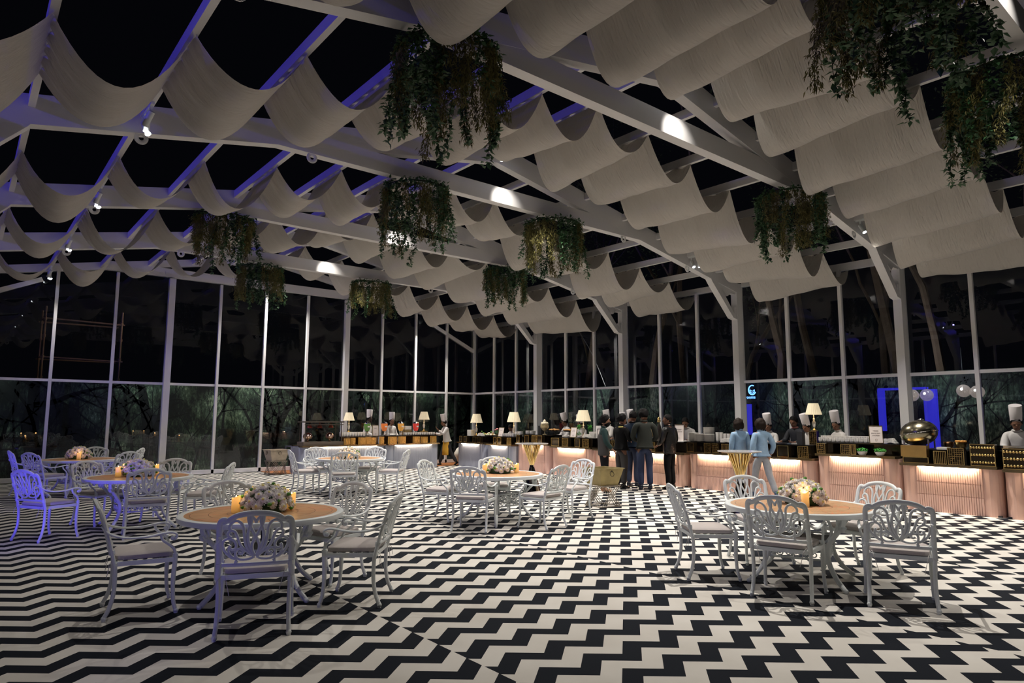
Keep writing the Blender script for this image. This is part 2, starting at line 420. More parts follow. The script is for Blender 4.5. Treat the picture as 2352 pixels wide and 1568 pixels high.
# ------------------------------------------------------------------ garden chairs
def backP(px, py):      # flat drawing of the cast back (x across, v up) -> chair space
    x = (px-510)/1640.0; v = (665-py)/1600.0; z = .525+v
    t = (z-.42)/.5
    return Vector((x, -.212-.10*t-.045*t*t - .02*(1-(x/.26)**2), z))
BN = Vector((0, .96, .28)).normalized()
def ribbon(b, pts, r, k=4, fl=.62, mirror=True):
    for sgn in ((1, -1) if mirror else (1,)):
        P = crom([(510+(x-510)*sgn, y) for x, y in pts], k)
        b.tube([backP(p.x, p.y) for p in P], r, 6, flat=fl, nrm=BN)
CH_SL = None
def make_chair():
    t = empty('garden_chair', label='x', cat='chair')
    # back frame
    b = MB()
    half = [(88, 828), (96, 700), (100, 500), (98, 300), (100, 190), (118, 140), (152, 124), (190, 138), (222, 118), (280, 84), (370, 60), (460, 50), (510, 48)]
    P = crom(half, 4); full = P + [Vector((1020-p.x, p.y, 0)) for p in P[::-1]][1:]
    b.tube([backP(p.x, p.y) for p in full], .0215, 8, flat=.75, nrm=BN)
    b.tube([backP(x, 665) for x in (104, 250, 400, 510, 620, 770, 916)], .015, 8, flat=.8, nrm=BN)
    for x in (100, 920): b.tube([backP(x, y) for y in (690, 640)], .024, 8)
    b.build('back_frame', M_white, t, True)
    b = MB()
    ribbon(b, [(500, 574), (440, 600), (360, 606), (310, 590), (284, 552), (290, 500), (326, 474), (364, 490), (372, 524), (344, 538), (322, 520)], .0100)
    ribbon(b, [(300, 612), (290, 640), (298, 665)], .013)
    ribbon(b, [(306, 600), (230, 570), (165, 500), (140, 430), (152, 372), (205, 350), (262, 372), (290, 425), (282, 470), (244, 482), (214, 458), (226, 432)], .0112)
    ribbon(b, [(212, 440), (206, 500), (240, 560), (290, 590)], .008)
    ribbon(b, [(496, 572), (430, 520), (370, 470), (330, 410), (300, 320), (268, 264), (226, 256), (198, 284), (205, 322), (238, 338)], .0112)
    ribbon(b, [(492, 560), (436, 500), (396, 420), (378, 300), (366, 210), (330, 156), (282, 140), (238, 162), (214, 206), (222, 244), (250, 256)], .0112)
    ribbon(b, [(500, 560), (452, 470), (424, 380), (424, 280), (446, 200), (458, 120), (448, 66)], .0122)
    ribbon(b, [(506, 566), (474, 500), (470, 430), (496, 360), (540, 280), (584, 180), (598, 110), (590, 66)], .0112)
    ribbon(b, [(452, 78), (490, 120), (510, 168)], .010)
    ribbon(b, [(200, 138), (182, 160), (150, 172), (118, 196)], .008)
    b.build('back_scrollwork', M_white, t, 'all')
    # seat frame
    b = MB()
    c = [(-.235, -.205, .43), (.235, -.205, .43), (.262, .215, .43), (-.262, .215, .43)]
    for i in range(4): b.beam(c[i], c[(i+1) % 4], .028, .035)
    for i in range(1, 6):
        y = -.205+.42*i/6; x = .235+.027*i/6; b.beam((-x, y, .44), (x, y, .44), .03, .008)
    b.build('seat_frame', M_white, t)
    # cushion
    b = MB(); K = 10; top = []; bot = []
    def rr(s, zz, hw):
        out = []
        for i in range(4):
            cx, cy = ((1,1), (-1,1), (-1,-1), (1,-1))[i]
            for a in range(4):
                an = PI/2*i + PI/2*a/3; r = .05*s
                xx = cx*(hw*s-r)+math.cos(an)*r; yy = cy*(.212*s-r)+math.sin(an)*r
                out.append((xx*(1+.06*yy/.2), yy, zz))
        return out
    lev = [(.94, .449), (1.0, .458), (1.01, .472), (.995, .488), (.93, .498), (.6, .506), (.2, .509)]
    vs = []; 
    for s_, z_ in lev: vs += rr(s_, z_, .236)
    n = 16; fs = [(i*n+k, i*n+(k+1) % n, (i+1)*n+(k+1) % n, (i+1)*n+k) for i in range(len(lev)-1) for k in range(n)]
    fs += [tuple(range(n))[::-1], tuple((len(lev)-1)*n+k for k in range(n))]
    b.add(vs, fs); cu = b.build('seat_cushion', M_cush, t, True)
    for sx in (-1, 1):
        b = MB()
        b.tube(crom([(sx*.17, -.262, .31), (sx*.185, -.25, .37), (sx*.2, -.245, .43), (sx*.215, -.2, .465), (sx*.235, -.222, .44), (sx*.26, -.25, .41), (sx*.262, -.262, .34)], 3), .0024, 5)
        b.build('tie_cord', mat('cushion tie', (.6, .57, .56), .8), cu, True)
    # arms
    for sx in (-1, 1):
        b = MB()
        b.tube(crom([(sx*.245, -.318, .735), (sx*.272, -.262, .675), (sx*.292, -.15, .638), (sx*.298, 0, .634), (sx*.298, .12, .652), (sx*.298, .185, .655), (sx*.298, .222, .633), (sx*.298, .212, .600), (sx*.298, .185, .602), (sx*.298, .186, .62)], 4), .0125, 8, flat=.8)
        b.ball((sx*.298, .198, .612), .017, 8, 6)
        b.tube(crom([(sx*.298, .10, .648), (sx*.294, .118, .60), (sx*.285, .165, .56), (sx*.274, .205, .52), (sx*.268, .222, .47), (sx*.265, .225, .42)], 4), .012, 8)
        b.build('armrest', M_white, t, True)
    # legs
    def footb(b, x, y): b.ball((x, y, .022), .021, 8, 6); b.lathe([(.016, 0), (.016, .012)], 8, Tm(x, y, 0))
    for sx in (-1, 1):
        b = MB(); b.tube(crom([(sx*.265, .222, .475), (sx*.264, .222, .43), (sx*.262, .215, .25), (sx*.266, .225, .1), (sx*.272, .245, .024)], 4), [.019]*9+[.0165]*7+[.015], 8)
        for z in (.47, .455): b.tube([(sx*.265, .222, z), (sx*.265, .222, z+.008)], .0225, 8)
        footb(b, sx*.272, .247); b.build('leg', M_white, t, True)
    for sx in (-1, 1):
        b = MB(); b.tube(crom([(sx*.256, -.212, .44), (sx*.25, -.205, .36), (sx*.247, -.205, .22), (sx*.25, -.228, .1), (sx*.255, -.262, .024)], 4), .017, 8)
        footb(b, sx*.255, -.262); b.build('leg', M_white, t, True)
    return t
chair0 = make_chair()
CH = [
 ('n', -13.081,-14.972,338.0,'white scrollwork chair nearest the viewer, back turned, at the big front-left table'),
 ('n', -13.661,-13.866,262.9,'white garden chair side-on at the left end of the big front-left table'),
 ('n', -12.102,-14.719, 49.2,'white garden chair side-on, right front of the big front-left table, casting a lacy shadow'),
 ('n', -11.980,-13.848,111.3,'white garden chair facing the viewer behind the right end of the big front-left table'),
 ('n', -12.652,-13.120,182.0,'white garden chair behind the left candle of the big front-left table'),
 ('r', -8.931,-17.057,284.6,'white chair with its back turned, middle front of the table nearest the pink counters'),
 ('r', -8.431,-17.829,294.3,'white chair with its back turned, right front corner of the rightmost table'),
 ('r', -8.843,-16.127,230.8,'white chair side-on at the left end of the rightmost table'),
 ('r', -7.753,-16.085,147.0,'white chair facing the viewer behind the left side of the rightmost table'),
 ('r', -7.450,-17.087, 75.3,'white chair facing the viewer behind the right side of the rightmost table'),
 ('m', -9.079,-12.358,307.4,'white chair with its back turned, front of the middle table by the cocktail table'),
 ('m', -8.869,-11.231,209.1,'white chair at the far left corner of the middle table, seen from its front'),
 ('m', -8.130,-12.786, 12.7,'white chair half turned away at the right front of the middle table'),
 ('m', -7.113,-12.333, 92.2,'bright white chair facing the viewer beside the brass tub'),
 ('m', -7.800,-11.180,142.9,'white chair hidden mostly behind the flowers of the middle table'),
 ('f', -8.770, -7.432,335.8,'white chair with its back turned at the table before the ribbed grey-blue bar'),
 ('f', -9.123, -6.352,260.1,'white chair side-on at the left end of the table before the ribbed grey-blue bar'),
 ('f', -7.636, -7.380, 43.4,'white chair side-on at the right front of the table before the ribbed grey-blue bar'),
 ('f', -7.600, -6.300,127.8,'white chair facing the viewer, back right of the table before the grey-blue bar'),
 ('f', -8.600, -5.700,162.0,'white chair facing the viewer, back left of the table before the grey-blue bar'),
 ('l', -12.871,-9.979,350.1,'grey-lit chair with its back turned, front of the second table on the left'),
 ('l', -13.946,-9.412,300.0,'chair lit deep blue at the far left front, back turned'),
 ('l', -13.189,-8.365,211.4,'white chair facing the viewer, back left of the second table on the left'),
 ('l', -12.312,-8.500,149.4,'bright white chair facing the viewer, back right of the second table on the left'),
 ('l', -12.013,-9.580, 60.1,'white chair side-on at the right of the second table on the left'),
 ('b', -13.547,-4.366,300.0,'blue-lit chair with its back turned at the farthest left table'),
 ('b', -12.450,-4.820, 29.7,'dark grey chair with its back turned, between the two left tables'),
 ('b', -12.596,-2.750,160.0,'white chair hidden behind the flowers of the farthest left table'),
 ('b', -12.071,-3.381, 62.0,'bright white chair side-on at the right end of the farthest left table'),
 ('b', -13.750,-3.400,276.9,'pale chair side-on at the left end of the farthest left table'),
]
GR = dict(n='chairs round the big front-left table', r='chairs round the rightmost table', m='chairs round the middle table', f='chairs round the table before the grey-blue bar', l='chairs round the second table on the left', b='chairs round the farthest left table')
for i, (g, x, y, a, lab) in enumerate(CH):
    if i == 0:
        chair0.location = (x, y, 0); chair0.rotation_euler = (0, 0, math.radians(a)); chair0['label'] = lab; chair0['group'] = GR[g]
    else: copy_tree(chair0, (x, y, 0), math.radians(a), lab, GR[g])

# ------------------------------------------------------------------ round tables
def tile_mat():
    mt = bpy.data.materials.new('terracotta tile inlay'); mt.use_nodes = True; nt = mt.node_tree; b = nt.nodes['Principled BSDF']; L = nt.links
    b.inputs['Roughness'].default_value = .38
    tc = nd(nt, 'ShaderNodeTexCoord'); sp = nd(nt, 'ShaderNodeSeparateXYZ'); L.new(tc.outputs['Object'], sp.inputs[0])
    def mth(op, a, bb=None):
        n = nd(nt, 'ShaderNodeMath', operation=op)
        for i, v in enumerate((a, bb)):
            if v is None: continue
            if isinstance(v, (int, float)): n.inputs[i].default_value = v
            else: L.new(v, n.inputs[i])
        return n.outputs[0]
    X, Y = sp.outputs[0], sp.outputs[1]
    r = mth('SQRT', mth('ADD', mth('MULTIPLY', X, X), mth('MULTIPLY', Y, Y))); a = mth('ARCTAN2', Y, X)
    ring = mth('FLOOR', mth('DIVIDE', r, .155)); fr = mth('ABSOLUTE', mth('SUBTRACT', mth('FRACT', mth('DIVIDE', r, .155)), .5))
    l1 = mth('GREATER_THAN', fr, .485)
    aw = mth('ADD', mth('MULTIPLY', a, 16/(2*PI)), mth('MULTIPLY', ring, .5)); fa = mth('ABSOLUTE', mth('SUBTRACT', mth('FRACT', aw), .5)); l2 = mth('GREATER_THAN', fa, .488)
    ln = mth('MAXIMUM', l1, l2)
    cid = mth('ADD', mth('MULTIPLY', ring, 17.3), mth('FLOOR', aw))
    wn = nd(nt, 'ShaderNodeTexWhiteNoise', noise_dimensions='1D'); L.new(cid, wn.inputs['W'])
    nz = nd(nt, 'ShaderNodeTexNoise'); nz.inputs['Scale'].default_value = 6; nz.inputs['Detail'].default_value = 8; nz.inputs['Distortion'].default_value = 1.4
    mp = nd(nt, 'ShaderNodeMapping'); mp.inputs['Scale'].default_value = (1, 5, 1); L.new(tc.outputs['Object'], mp.inputs[0]); L.new(mp.outputs[0], nz.inputs['Vector'])
    mixv = mth('ADD', mth('MULTIPLY', nz.outputs['Fac'], .75), mth('MULTIPLY', wn.outputs['Value'], .30))
    cr = nd(nt, 'ShaderNodeValToRGB'); L.new(mixv, cr.inputs[0]); e = cr.color_ramp.elements
    e[0].position = .35; e[0].color = (.52, .27, .12, 1); e[1].position = .75; e[1].color = (.68, .24, .10, 1)
    x_ = cr.color_ramp.elements.new(.55); x_.color = (.58, .36, .19, 1)
    mx = nd(nt, 'ShaderNodeMix', data_type='RGBA'); L.new(ln, mx.inputs[0]); L.new(cr.outputs[0], mx.inputs[6]); mx.inputs[7].default_value = (.10, .04, .02, 1)
    L.new(mx.outputs[2], b.inputs['Base Color']); return mt
M_tile = tile_mat()
def make_table():
    t = empty('round_table', label='x', cat='table', group='round garden tables')
    b = MB(); b.lathe([(.675, .716), (.675, .727)], 96); b.build('tabletop', M_tile, t, True)
    b = MB(); b.lathe([(.66, .71), (.668, .729), (.69, .733), (.715, .733), (.726, .726), (.728, .70), (.72, .682), (.66, .68), (.66, .71)], 96, capb=False, capt=False); b.lathe([(.05, .70), (.67, .70), (.67, .712), (.05, .712)], 48)
    b.build('rim', M_white, t, True)
    for i in range(4):
        a = PI/2*i + PI/4; b = MB()
        def q(r, z): return (r*math.cos(a), r*math.sin(a), z)
        tang = (-math.sin(a), math.cos(a), 0)
        b.tube([Vector(p) for p in crom([q(.63, .60), q(.60, .57), q(.565, .60), q(.575, .65), q(.62, .67), q(.60, .60), q(.50, .50), q(.41, .40), q(.385, .30), q(.42, .20), (q(.50, .10)), q(.60, .022)], 5)], .021, 8, flat=1.25, nrm=tang)
        b.tube([Vector(p) for p in crom([q(.36, .69), q(.44, .60), q(.455, .52), q(.42, .43)], 4)], .015, 6, nrm=tang)
        b.ball(q(.598, .60), .03, 10, 8); b.ball(q(.61, .018), .024, 8, 6)
        b.build('leg', M_white, t, True)
    for i in range(4):
        a0 = PI/2*i+PI/4; a1 = a0+PI/2; r = .385
        p0 = Vector((r*math.cos(a0), r*math.sin(a0), 0)); p1 = Vector((r*math.cos(a1), r*math.sin(a1), 0))
        b = MB()
        for z in (.25, .43): b.beam(p0+Vector((0,0,z)), p1+Vector((0,0,z)), .014, .02)
        d = p1-p0; nn = Vector((d.y, -d.x, 0)).normalized()
        for u in range(7):
            for v_ in range(2):
                c = p0+d*((u+.5)/7)+Vector((0, 0, .295+.09*v_)); rad = .036; dd = d.normalized()
                ph = (u*3+v_)*.9
                b.tube([c+dd*(rad*(1-.7*k/14))*math.cos(ph+k*.62)+Vector((0,0,1))*(rad*(1-.7*k/14))*math.sin(ph+k*.62) for k in range(15)], .0065, 5, nrm=nn)
        b.build('filigree_panel', M_white, t, 'all')
    b = MB(); b.lathe([(.012, .25), (.012, .70)], 8); b.lathe([(.37, .405), (.37, .412)], 4, Matrix.Rotation(PI/4, 4, 'Z')); b.build('centre_rod', mat('dark iron rod', (.02,.02,.025), .4), t)
    return t
table0 = make_table()
TB = [(-12.70, -13.98, -25, 'large round table with orange tile top, nearest the viewer at the left'),
      (-8.24, -16.83, 20, 'round tile-topped table at the right, in front of the pink counters'),
      (-8.26, -11.87, 5, 'round tile-topped table in the middle of the photo, left of the brass tub'),
      (-8.29, -6.70, 12, 'small-looking round table just before the ribbed grey-blue bar'),
      (-12.81, -9.05, 0, 'round tile-topped table on the left, second behind the front one'),
      (-12.92, -3.72, 18, 'round table farthest back on the left by the glass end wall')]
for i, (x, y, a, lab) in enumerate(TB):
    if i == 0: table0.location = (x, y, 0); table0.rotation_euler = (0,0,math.radians(a)); table0['label'] = lab
    else: copy_tree(table0, (x, y, 0), math.radians(a), lab)
# ------------------------------------------------------------------ flowers and candles
M_petal = mat('white chrysanthemum petal', (.84, .80, .76), .7, noise_amt=.05, nscale=30); M_pet2 = mat('cream flower heart', (.78, .70, .25), .7)
M_button = mat('green button flower', (.075, .25, .02), .6, noise_amt=.3, nscale=90)
def petal_mesh():
    b = MB(); rnd = random.Random(3)
    b.ball((0,0,.012), .026, 10, 6, (1,1,.7))
    for lay, (r, el, n, ln) in enumerate(((.045, .12, 22, .016), (.040, .45, 20, .016), (.031, .8, 16, .014), (.02, 1.1, 12, .012))):
        for k in range(n):
            a = 2*PI*(k+.5*(lay % 2))/n + rnd.uniform(-.08, .08); rr = r*rnd.uniform(.88, 1.1)
            d = Vector((math.cos(a)*math.cos(el), math.sin(a)*math.cos(el), math.sin(el))); s = Vector((-math.sin(a), math.cos(a), 0)); p = Vector((0,0,.004))+d*.012
            q = Vector((0,0,.004))+d*rr
            b.quad(p-s*.0035, q-s*.0045-d*.006, q+Vector((0,0,.003)), q+s*.0045-d*.006)
    b.m = 1; b.ball((0,0,.032), .011, 8, 5, (1,1,.6)); b.m = 0
    return b.mesh('blossom', [M_petal, M_pet2], False)
ME_bl = petal_mesh()
b = MB(); b.ball((0,0,0), .0185, 10, 6, (1,1,.85)); ME_bu = b.mesh('green_button', M_button, 'all')
def bouquet(x, y, lab, seed, n=46, nb=15):
    rnd = random.Random(seed); t = empty('flower_arrangement', (x, y, .728), rnd.uniform(0, 6), lab, 'flowers', 'chrysanthemum centrepieces')
    b = MB(); b.ball((0,0,.05), .18, 16, 10, (1,1,.85)); 
    for i in range(len(b.v)): b.v[i] = (b.v[i][0], b.v[i][1], max(.0, b.v[i][2]))
    for k in range(90):
        a = rnd.uniform(0, 2*PI); e = rnd.uniform(0, 1.45); d = Vector((math.cos(a)*math.cos(e), math.sin(a)*math.cos(e), math.sin(e)*.95)); p = Vector((0,0,.02))+d*rnd.uniform(.17, .215); s = d.orthogonal().normalized()*.012; q = p+d*.02+Vector((0,0,.01))
        b.quad(p-s, p+d*.01, q, p+s)
    b.build('foliage', M_leaf, t)
    G = PI*(3-5**.5)
    for k in range(n):
        zz = 1-(k+.4)/n*.99; rr = math.sqrt(1-zz*zz); a = G*k+rnd.uniform(-.1, .1)
        d = Vector((rr*math.cos(a), rr*math.sin(a), zz)); p = Vector((d.x*.205, d.y*.205, .040+d.z*.18)); p += d*rnd.uniform(-.008, .014)
        o = bpy.data.objects.new('blossom', ME_bl); C.objects.link(o); o.parent = t; o.location = p
        o.rotation_mode = 'QUATERNION'; o.rotation_quaternion = d.to_track_quat('Z', 'Y') @ Quaternion((0,0,1), rnd.uniform(0, 6)); s = rnd.uniform(1.0, 1.3); o.scale = (s, s, s)
    for k in range(nb):
        a = rnd.uniform(0, 2*PI); e = math.asin(rnd.uniform(.05, 1)); d = Vector((math.cos(a)*math.cos(e), math.sin(a)*math.cos(e), math.sin(e)))
        p = Vector((d.x, d.y, d.z*.95))*rnd.uniform(.238, .262)+Vector((0,0,.02)); o = bpy.data.objects.new('green_button', ME_bu); C.objects.link(o); o.parent = t; o.location = p; s = rnd.uniform(.8, 1.2); o.scale = (s,s,s)
    return t
bouquet(-12.66, -13.94, 'dome of white chrysanthemums and green buttons on the big front-left table', 1)
bouquet(-8.10, -16.80, 'dome of white chrysanthemums on the rightmost table', 2)
bouquet(-8.15, -11.79, 'dome of white flowers with much green on the middle table', 3)
bouquet(-8.36, -6.80, 'small dome of cream flowers on the table before the grey-blue bar', 4, 40, 8)
bouquet(-12.81, -8.97, 'dome of white flowers on the second table on the left', 5)
bouquet(-12.95, -3.62, 'dome of white flowers on the farthest left table', 6)
def candle_mat():
    mt = bpy.data.materials.new('glowing candle wax'); mt.use_nodes = True; nt = mt.node_tree; b = nt.nodes['Principled BSDF']; L = nt.links
    b.inputs['Base Color'].default_value = (.80, .62, .34, 1); b.inputs['Roughness'].default_value = .5
    tc = nd(nt, 'ShaderNodeTexCoord'); sp = nd(nt, 'ShaderNodeSeparateXYZ'); L.new(tc.outputs['Object'], sp.inputs[0])
    mr = nd(nt, 'ShaderNodeMapRange'); mr.inputs[1].default_value = 0; mr.inputs[2].default_value = .15; mr.inputs[3].default_value = .10; mr.inputs[4].default_value = .85; L.new(sp.outputs[2], mr.inputs[0])
    b.inputs['Emission Color'].default_value = (1.0, .44, .075, 1); L.new(mr.outputs[0], b.inputs['Emission Strength']); return mt
M_wax = candle_mat(); M_flame = mat('candle flame', (1, .8, .4), .5, emit=(1, .72, .3), es=9)
def candle(x, y, lab, h=.155):
    b = MB(); n = 24; prof = [(.037, 0), (.038, .01), (.038, h*.86)]
    b.lathe(prof, n, capt=False)
    base = len(b.v)-n; vs = []
    for k in range(n):
        a = 2*PI*k/n; vs.append((.037*math.cos(a), .037*math.sin(a), h*.93+.012*math.cos(a+.6)+.004*math.sin(3*a)))
    for k in range(n):
        a = 2*PI*k/n; vs.append((.030*math.cos(a), .030*math.sin(a), h*.90+.008*math.cos(a+.6)))
    vs.append((0, 0, h*.86)); o0 = len(b.v); b.v += vs
    for k in range(n):
        k2 = (k+1) % n
        for f in ([base+k, base+k2, o0+k2, o0+k], [o0+k, o0+k2, o0+n+k2, o0+n+k], [o0+n+k, o0+n+k2, o0+2*n]): b.f.append(f); b.mi.append(0)
    t = b.build('pillar_candle', M_wax, None, True, (x, y, .728)); t['label'] = lab; t['category'] = 'candle'; t['group'] = 'flameless pillar candles'
    b = MB(); b.lathe([(.001, h*.86), (.006, h*.9), (.006, h*.95), (.001, h*1.04)], 8); b.build('flame', M_flame, t, 'all')
    lamp('POINT', 'candle_glow', (x, y, .728+h+.05), .5, (1, .55, .2), radius=.03)
candle(-12.915, -13.87, 'candle left of the flowers on the big front-left table')
candle(-12.415, -13.93, 'candle right of the flowers on the big front-left table')
candle(-8.30, -16.93, 'candle in front of the flowers on the rightmost table')
candle(-7.90, -16.57, 'candle half hidden behind the flowers on the rightmost table')
candle(-8.40, -11.72, 'candle left of the flowers on the middle table')
candle(-7.93, -11.95, 'candle right of the flowers on the middle table')
candle(-8.52, -7.10, 'candle in front of the flowers on the table before the grey-blue bar')
candle(-13.08, -8.98, 'candle left of the flowers on the second table on the left')
candle(-12.55, -8.85, 'candle right of the flowers on the second table on the left')
candle(-12.98, -3.95, 'candle in front of the flowers on the farthest left table')
# ------------------------------------------------------------------ hourglass cocktail tables
def cocktail(x, y, lab):
    t = empty('cocktail_table', (x, y, 0), 0, lab, 'table', 'hourglass cocktail tables')
    b = MB(); b.lathe([(.02, 1.035), (.28, 1.037), (.355, 1.05), (.36, 1.06), (.355, 1.066), (.0, 1.066)], 48); b.build('tabletop', mat('pale polished stone', (.55, .52, .5), .12), t, True)
    b = MB()
    for k in range(20):
        a = 2*PI*k/20; r0 = .19
        b.tube([(r0*math.cos(a), r0*math.sin(a), 1.036), (.038*math.cos(a+.5), .038*math.sin(a+.5), .60)], .0125, 6)
        b.tube([(r0*.8*math.cos(a+.1), r0*.8*math.sin(a+.1), 1.036), (.03*math.cos(a-.4), .03*math.sin(a-.4), .60)], .010, 6)
    b.lathe([(.21, 1.022), (.21, 1.036)], 32); b.build('rod_cone', M_gold, t, True)
    b = MB(); b.lathe([(.21, 0), (.21, .012), (.20, .02), (.05, .56), (.042, .60), (.05, .62)], 14); b.build('base_cone', mat('smoked mirror steel', (.34, .32, .32), .07, 1.0), t)
    return t
cocktail(-5.22, -9.23, 'hourglass cocktail table behind the middle dining table')
cocktail(-4.64, -13.93, 'hourglass cocktail table left of the two walking girls')
# ------------------------------------------------------------------ metal tubs on crossed wire stands
def tub(x, y, rz, mt_, lab1, lab2):
    g1 = 'square metal tubs'; t = empty('ice_tub', (x, y, .385), rz, lab1, 'tub', g1)
    b = MB(); w0, w1, h = .20, .275, .30
    def sq(w, z): return [(-w, -w, z), (w, -w, z), (w, w, z), (-w, w, z)]
    vs = sq(w0, 0)+sq(w1, h)+sq(w1+.02, h)+sq(w1+.02, h+.012)+sq(w1-.008, h+.012)+sq(w0-.008, .01)
    fs = [(3,2,1,0)]
    for L_ in range(5):
        for k in range(4): fs.append((L_*4+k, L_*4+(k+1) % 4, L_*4+4+(k+1) % 4, L_*4+4+k))
    fs.append((20,21,22,23)); b.add(vs, fs); b.build('body', mt_, t)
    for sx in (0, PI/2, PI, -PI/2):
        b = MB(); M = Matrix.Rotation(sx, 4, 'Z')
        b.tube([M @ Vector((.045*math.cos(a), -.272+.012*math.sin(a)-.004, .215+.045*math.sin(a))) for a in [k*PI/8 for k in range(16)]], .005, 6, closed=True)
        b.ball(M @ Vector((0, -.272, .262)), .012, 8, 6); b.build('ring_handle', mat('dark iron ring', (.06, .05, .04), .45, .7), t, True)
    s = empty('wire_stand', (x, y, 0), rz, lab2, 'stand', 'crossed wire stands')
    b = MB(); r = .235
    for i in range(4):
        p, q = (sq(r, .375)[i], sq(r, .375)[(i+1) % 4]); b.beam(p, q, .02, .018)
    b.build('top_frame', M_rod, s)
    for i in range(4):
        M = Matrix.Rotation(PI/2*i, 4, 'Z'); b = MB()
        for k in range(3):
            o_ = k*.05
            b.tube([M @ Vector((-.215+o_, -r, .37)), M @ Vector((.115+o_, -r, .012))], .006, 6)
            b.tube([M @ Vector((.215-o_, -r-.008, .37)), M @ Vector((-.115-o_, -r-.008, .012))], .006, 6)
        b.build('crossed_rods', M_rod, s, True)
        b = MB(); b.beam(M @ Vector((-.235, -r, .008)), M @ Vector((.235, -r, .008)), .02, .014); b.build('foot_rail', M_rod, s)
M_rod = mat('bronze rod', (.34, .30, .24), .4, .6)
tub(-5.62, -11.68, math.radians(-8), mat('aged brass sheet', (.36, .29, .13), .42, .55, noise_amt=.45, nscale=7), 'square brass tub with a ring handle beside the standing men', 'crossed wire stand under the brass tub')
tub(-7.86, -1.15, math.radians(2), mat('pale tin sheet', (.45, .38, .29), .5, .3, noise_amt=.3, nscale=9), 'pale tin tub left of the ribbed grey-blue bar', 'crossed wire stand under the pale tin tub')
# ------------------------------------------------------------------ serving counters
M_pink = mat('dusty pink lacquer', (.66, .43, .35), .55); M_blue = mat('grey blue lacquer', (.33, .36, .44), .5)
M_led = mat('warm led strip', (1, .8, .6), .5, emit=(1.0, .78, .52), es=24); M_ledc = mat('neutral led strip', (1, .95, .85), .5, emit=(1.0, .80, .55), es=13)
M_top = mat('bronze mirror edge', (.20, .145, .08), .14, .8); M_topd = mat('dark stone top', (.02, .018, .016), .1)
M_dark = mat('smoked mirror box', (.045, .032, .018), .1, .6); M_lat = mat('gold lattice metal', (.62, .44, .17), .25, 1.0)
def counter(name, label, group, y0, y1, H, color, led, axis='Y', front=-1.6, depth=.72, flute=.035, grooves=(.36, .62)):
    """a unit with rounded plain ends, a fluted middle panel, led under an overhanging top. axis Y: runs along y, front faces -x"""
    L_ = abs(y1-y0); t = empty(name, label=label, cat='counter', group=group)
    if axis == 'Y': t.location = (front, max(y0, y1), 0); t.rotation_euler = (0, 0, -PI/2)   # local x runs to -y, local -y faces -x
    else: t.location = (min(y0, y1), front, 0)
    # local frame: x along the unit 0..L_, front at y=0 facing -y, back at y=depth
    b = MB(); r = .16; pts = [(0, depth)]
    for k in range(7): a = PI+PI/2*k/6; pts.append((r+r*math.cos(a), r+r*math.sin(a)))
    x = r+.10; x1 = L_-r-.10
    nf = int((x1-x)/flute); fw = (x1-x)/nf
    for i in range(nf):
        for q, d in ((0, .014), (.13, .014), (.16, .0), (.97, .0), (1, .014)): pts.append((x+(i+q)*fw, d))
    for k in range(7): a = -PI/2+PI/2*k/6; pts.append((L_-r+r*math.cos(a), r+r*math.sin(a)))
    pts.append((L_, depth))
    zs = [.0]
    for g in grooves: zs += [g*H-.006, g*H+.006]
    zs.append(H-.05)
    for i in range(0, len(zs)-1):
        z0, z1 = zs[i], zs[i+1]; ins = .014 if (i % 2) else 0
        P = [(px, py+(ins if py < .1 and x < px < x1 else 0)) for px, py in pts]
        b.prism(P, z1-z0, Matrix.Translation((0, 0, (z0+z1)/2)))
    b.build('ribbed_front', color, t)
    b = MB(); b.box(.02, L_-.02, -.075, depth+.02, H-.045, H); b.build('countertop', M_top, t)
    b = MB(); b.box(.30, L_-.30, -.022, -.006, H-.062, H-.048); b.build('led_strip', led, t)
    b = MB(); b.box(.03, L_-.03, .02, depth, -.0, .03); b.build('plinth', M_blackm, t)
    # light the strip throws down the front
    d = bpy.data.lights.new('led_light', 'AREA'); d.shape = 'RECTANGLE'; d.size = L_-.7; d.size_y = .02; d.energy = 4.6 if led is M_led else 2.2; d.color = (1.0, .80, .58)
    o = bpy.data.objects.new('led_light', d); C.objects.link(o); o.matrix_world = (Matrix.Translation(t.location) @ Matrix.Rotation(t.rotation_euler[2], 4, 'Z')) @ Matrix.Translation((L_/2, -.045, H-.066)) @ Matrix.Rotation(math.radians(12), 4, 'X')
    return t
PG = 'pink ribbed buffet counters'
PN = [(-4.37, -5.90, .86, 'pink ribbed counter unit farthest away, behind the left cocktail table'),
      (-5.93, -7.60, .82, 'pink ribbed counter unit with the meringue bowl, left of the first standing man'),
      (-7.63, -9.18, .80, 'pink ribbed counter unit behind the men by the brass tub'),
      (-9.21, -10.64, .80, 'pink ribbed counter unit between the grey-jacket man and the leather-jacket man'),
      (-10.67, -12.17, .84, 'pink ribbed counter unit carrying the stacks of plates'),
      (-12.20, -13.72, .82, 'pink ribbed counter unit behind the two walking girls'),
      (-13.75, -15.28, .93, 'taller pink ribbed counter unit carrying the long row of cups'),
      (-15.31, -16.84, .83, 'pink ribbed counter unit under the big round chafing globe'),
      (-16.87, -18.40, .80, 'pink ribbed counter unit cut by the right edge of the photo')]
for (a, b_, H, lab) in PN: counter('buffet_counter', lab, PG, a, b_, H, M_pink, M_led)
BG = 'grey-blue ribbed bar units'
counter('bar_counter', 'grey-blue ribbed bar unit nearest the corner, right of the walking waiter', BG, -1.33, -2.92, .81, M_blue, M_ledc, front=-1.72, flute=.03, grooves=())
counter('bar_counter', 'grey-blue ribbed bar unit touching the first pink one', BG, -2.95, -4.34, .79, M_blue, M_ledc, front=-1.70, flute=.03, grooves=())
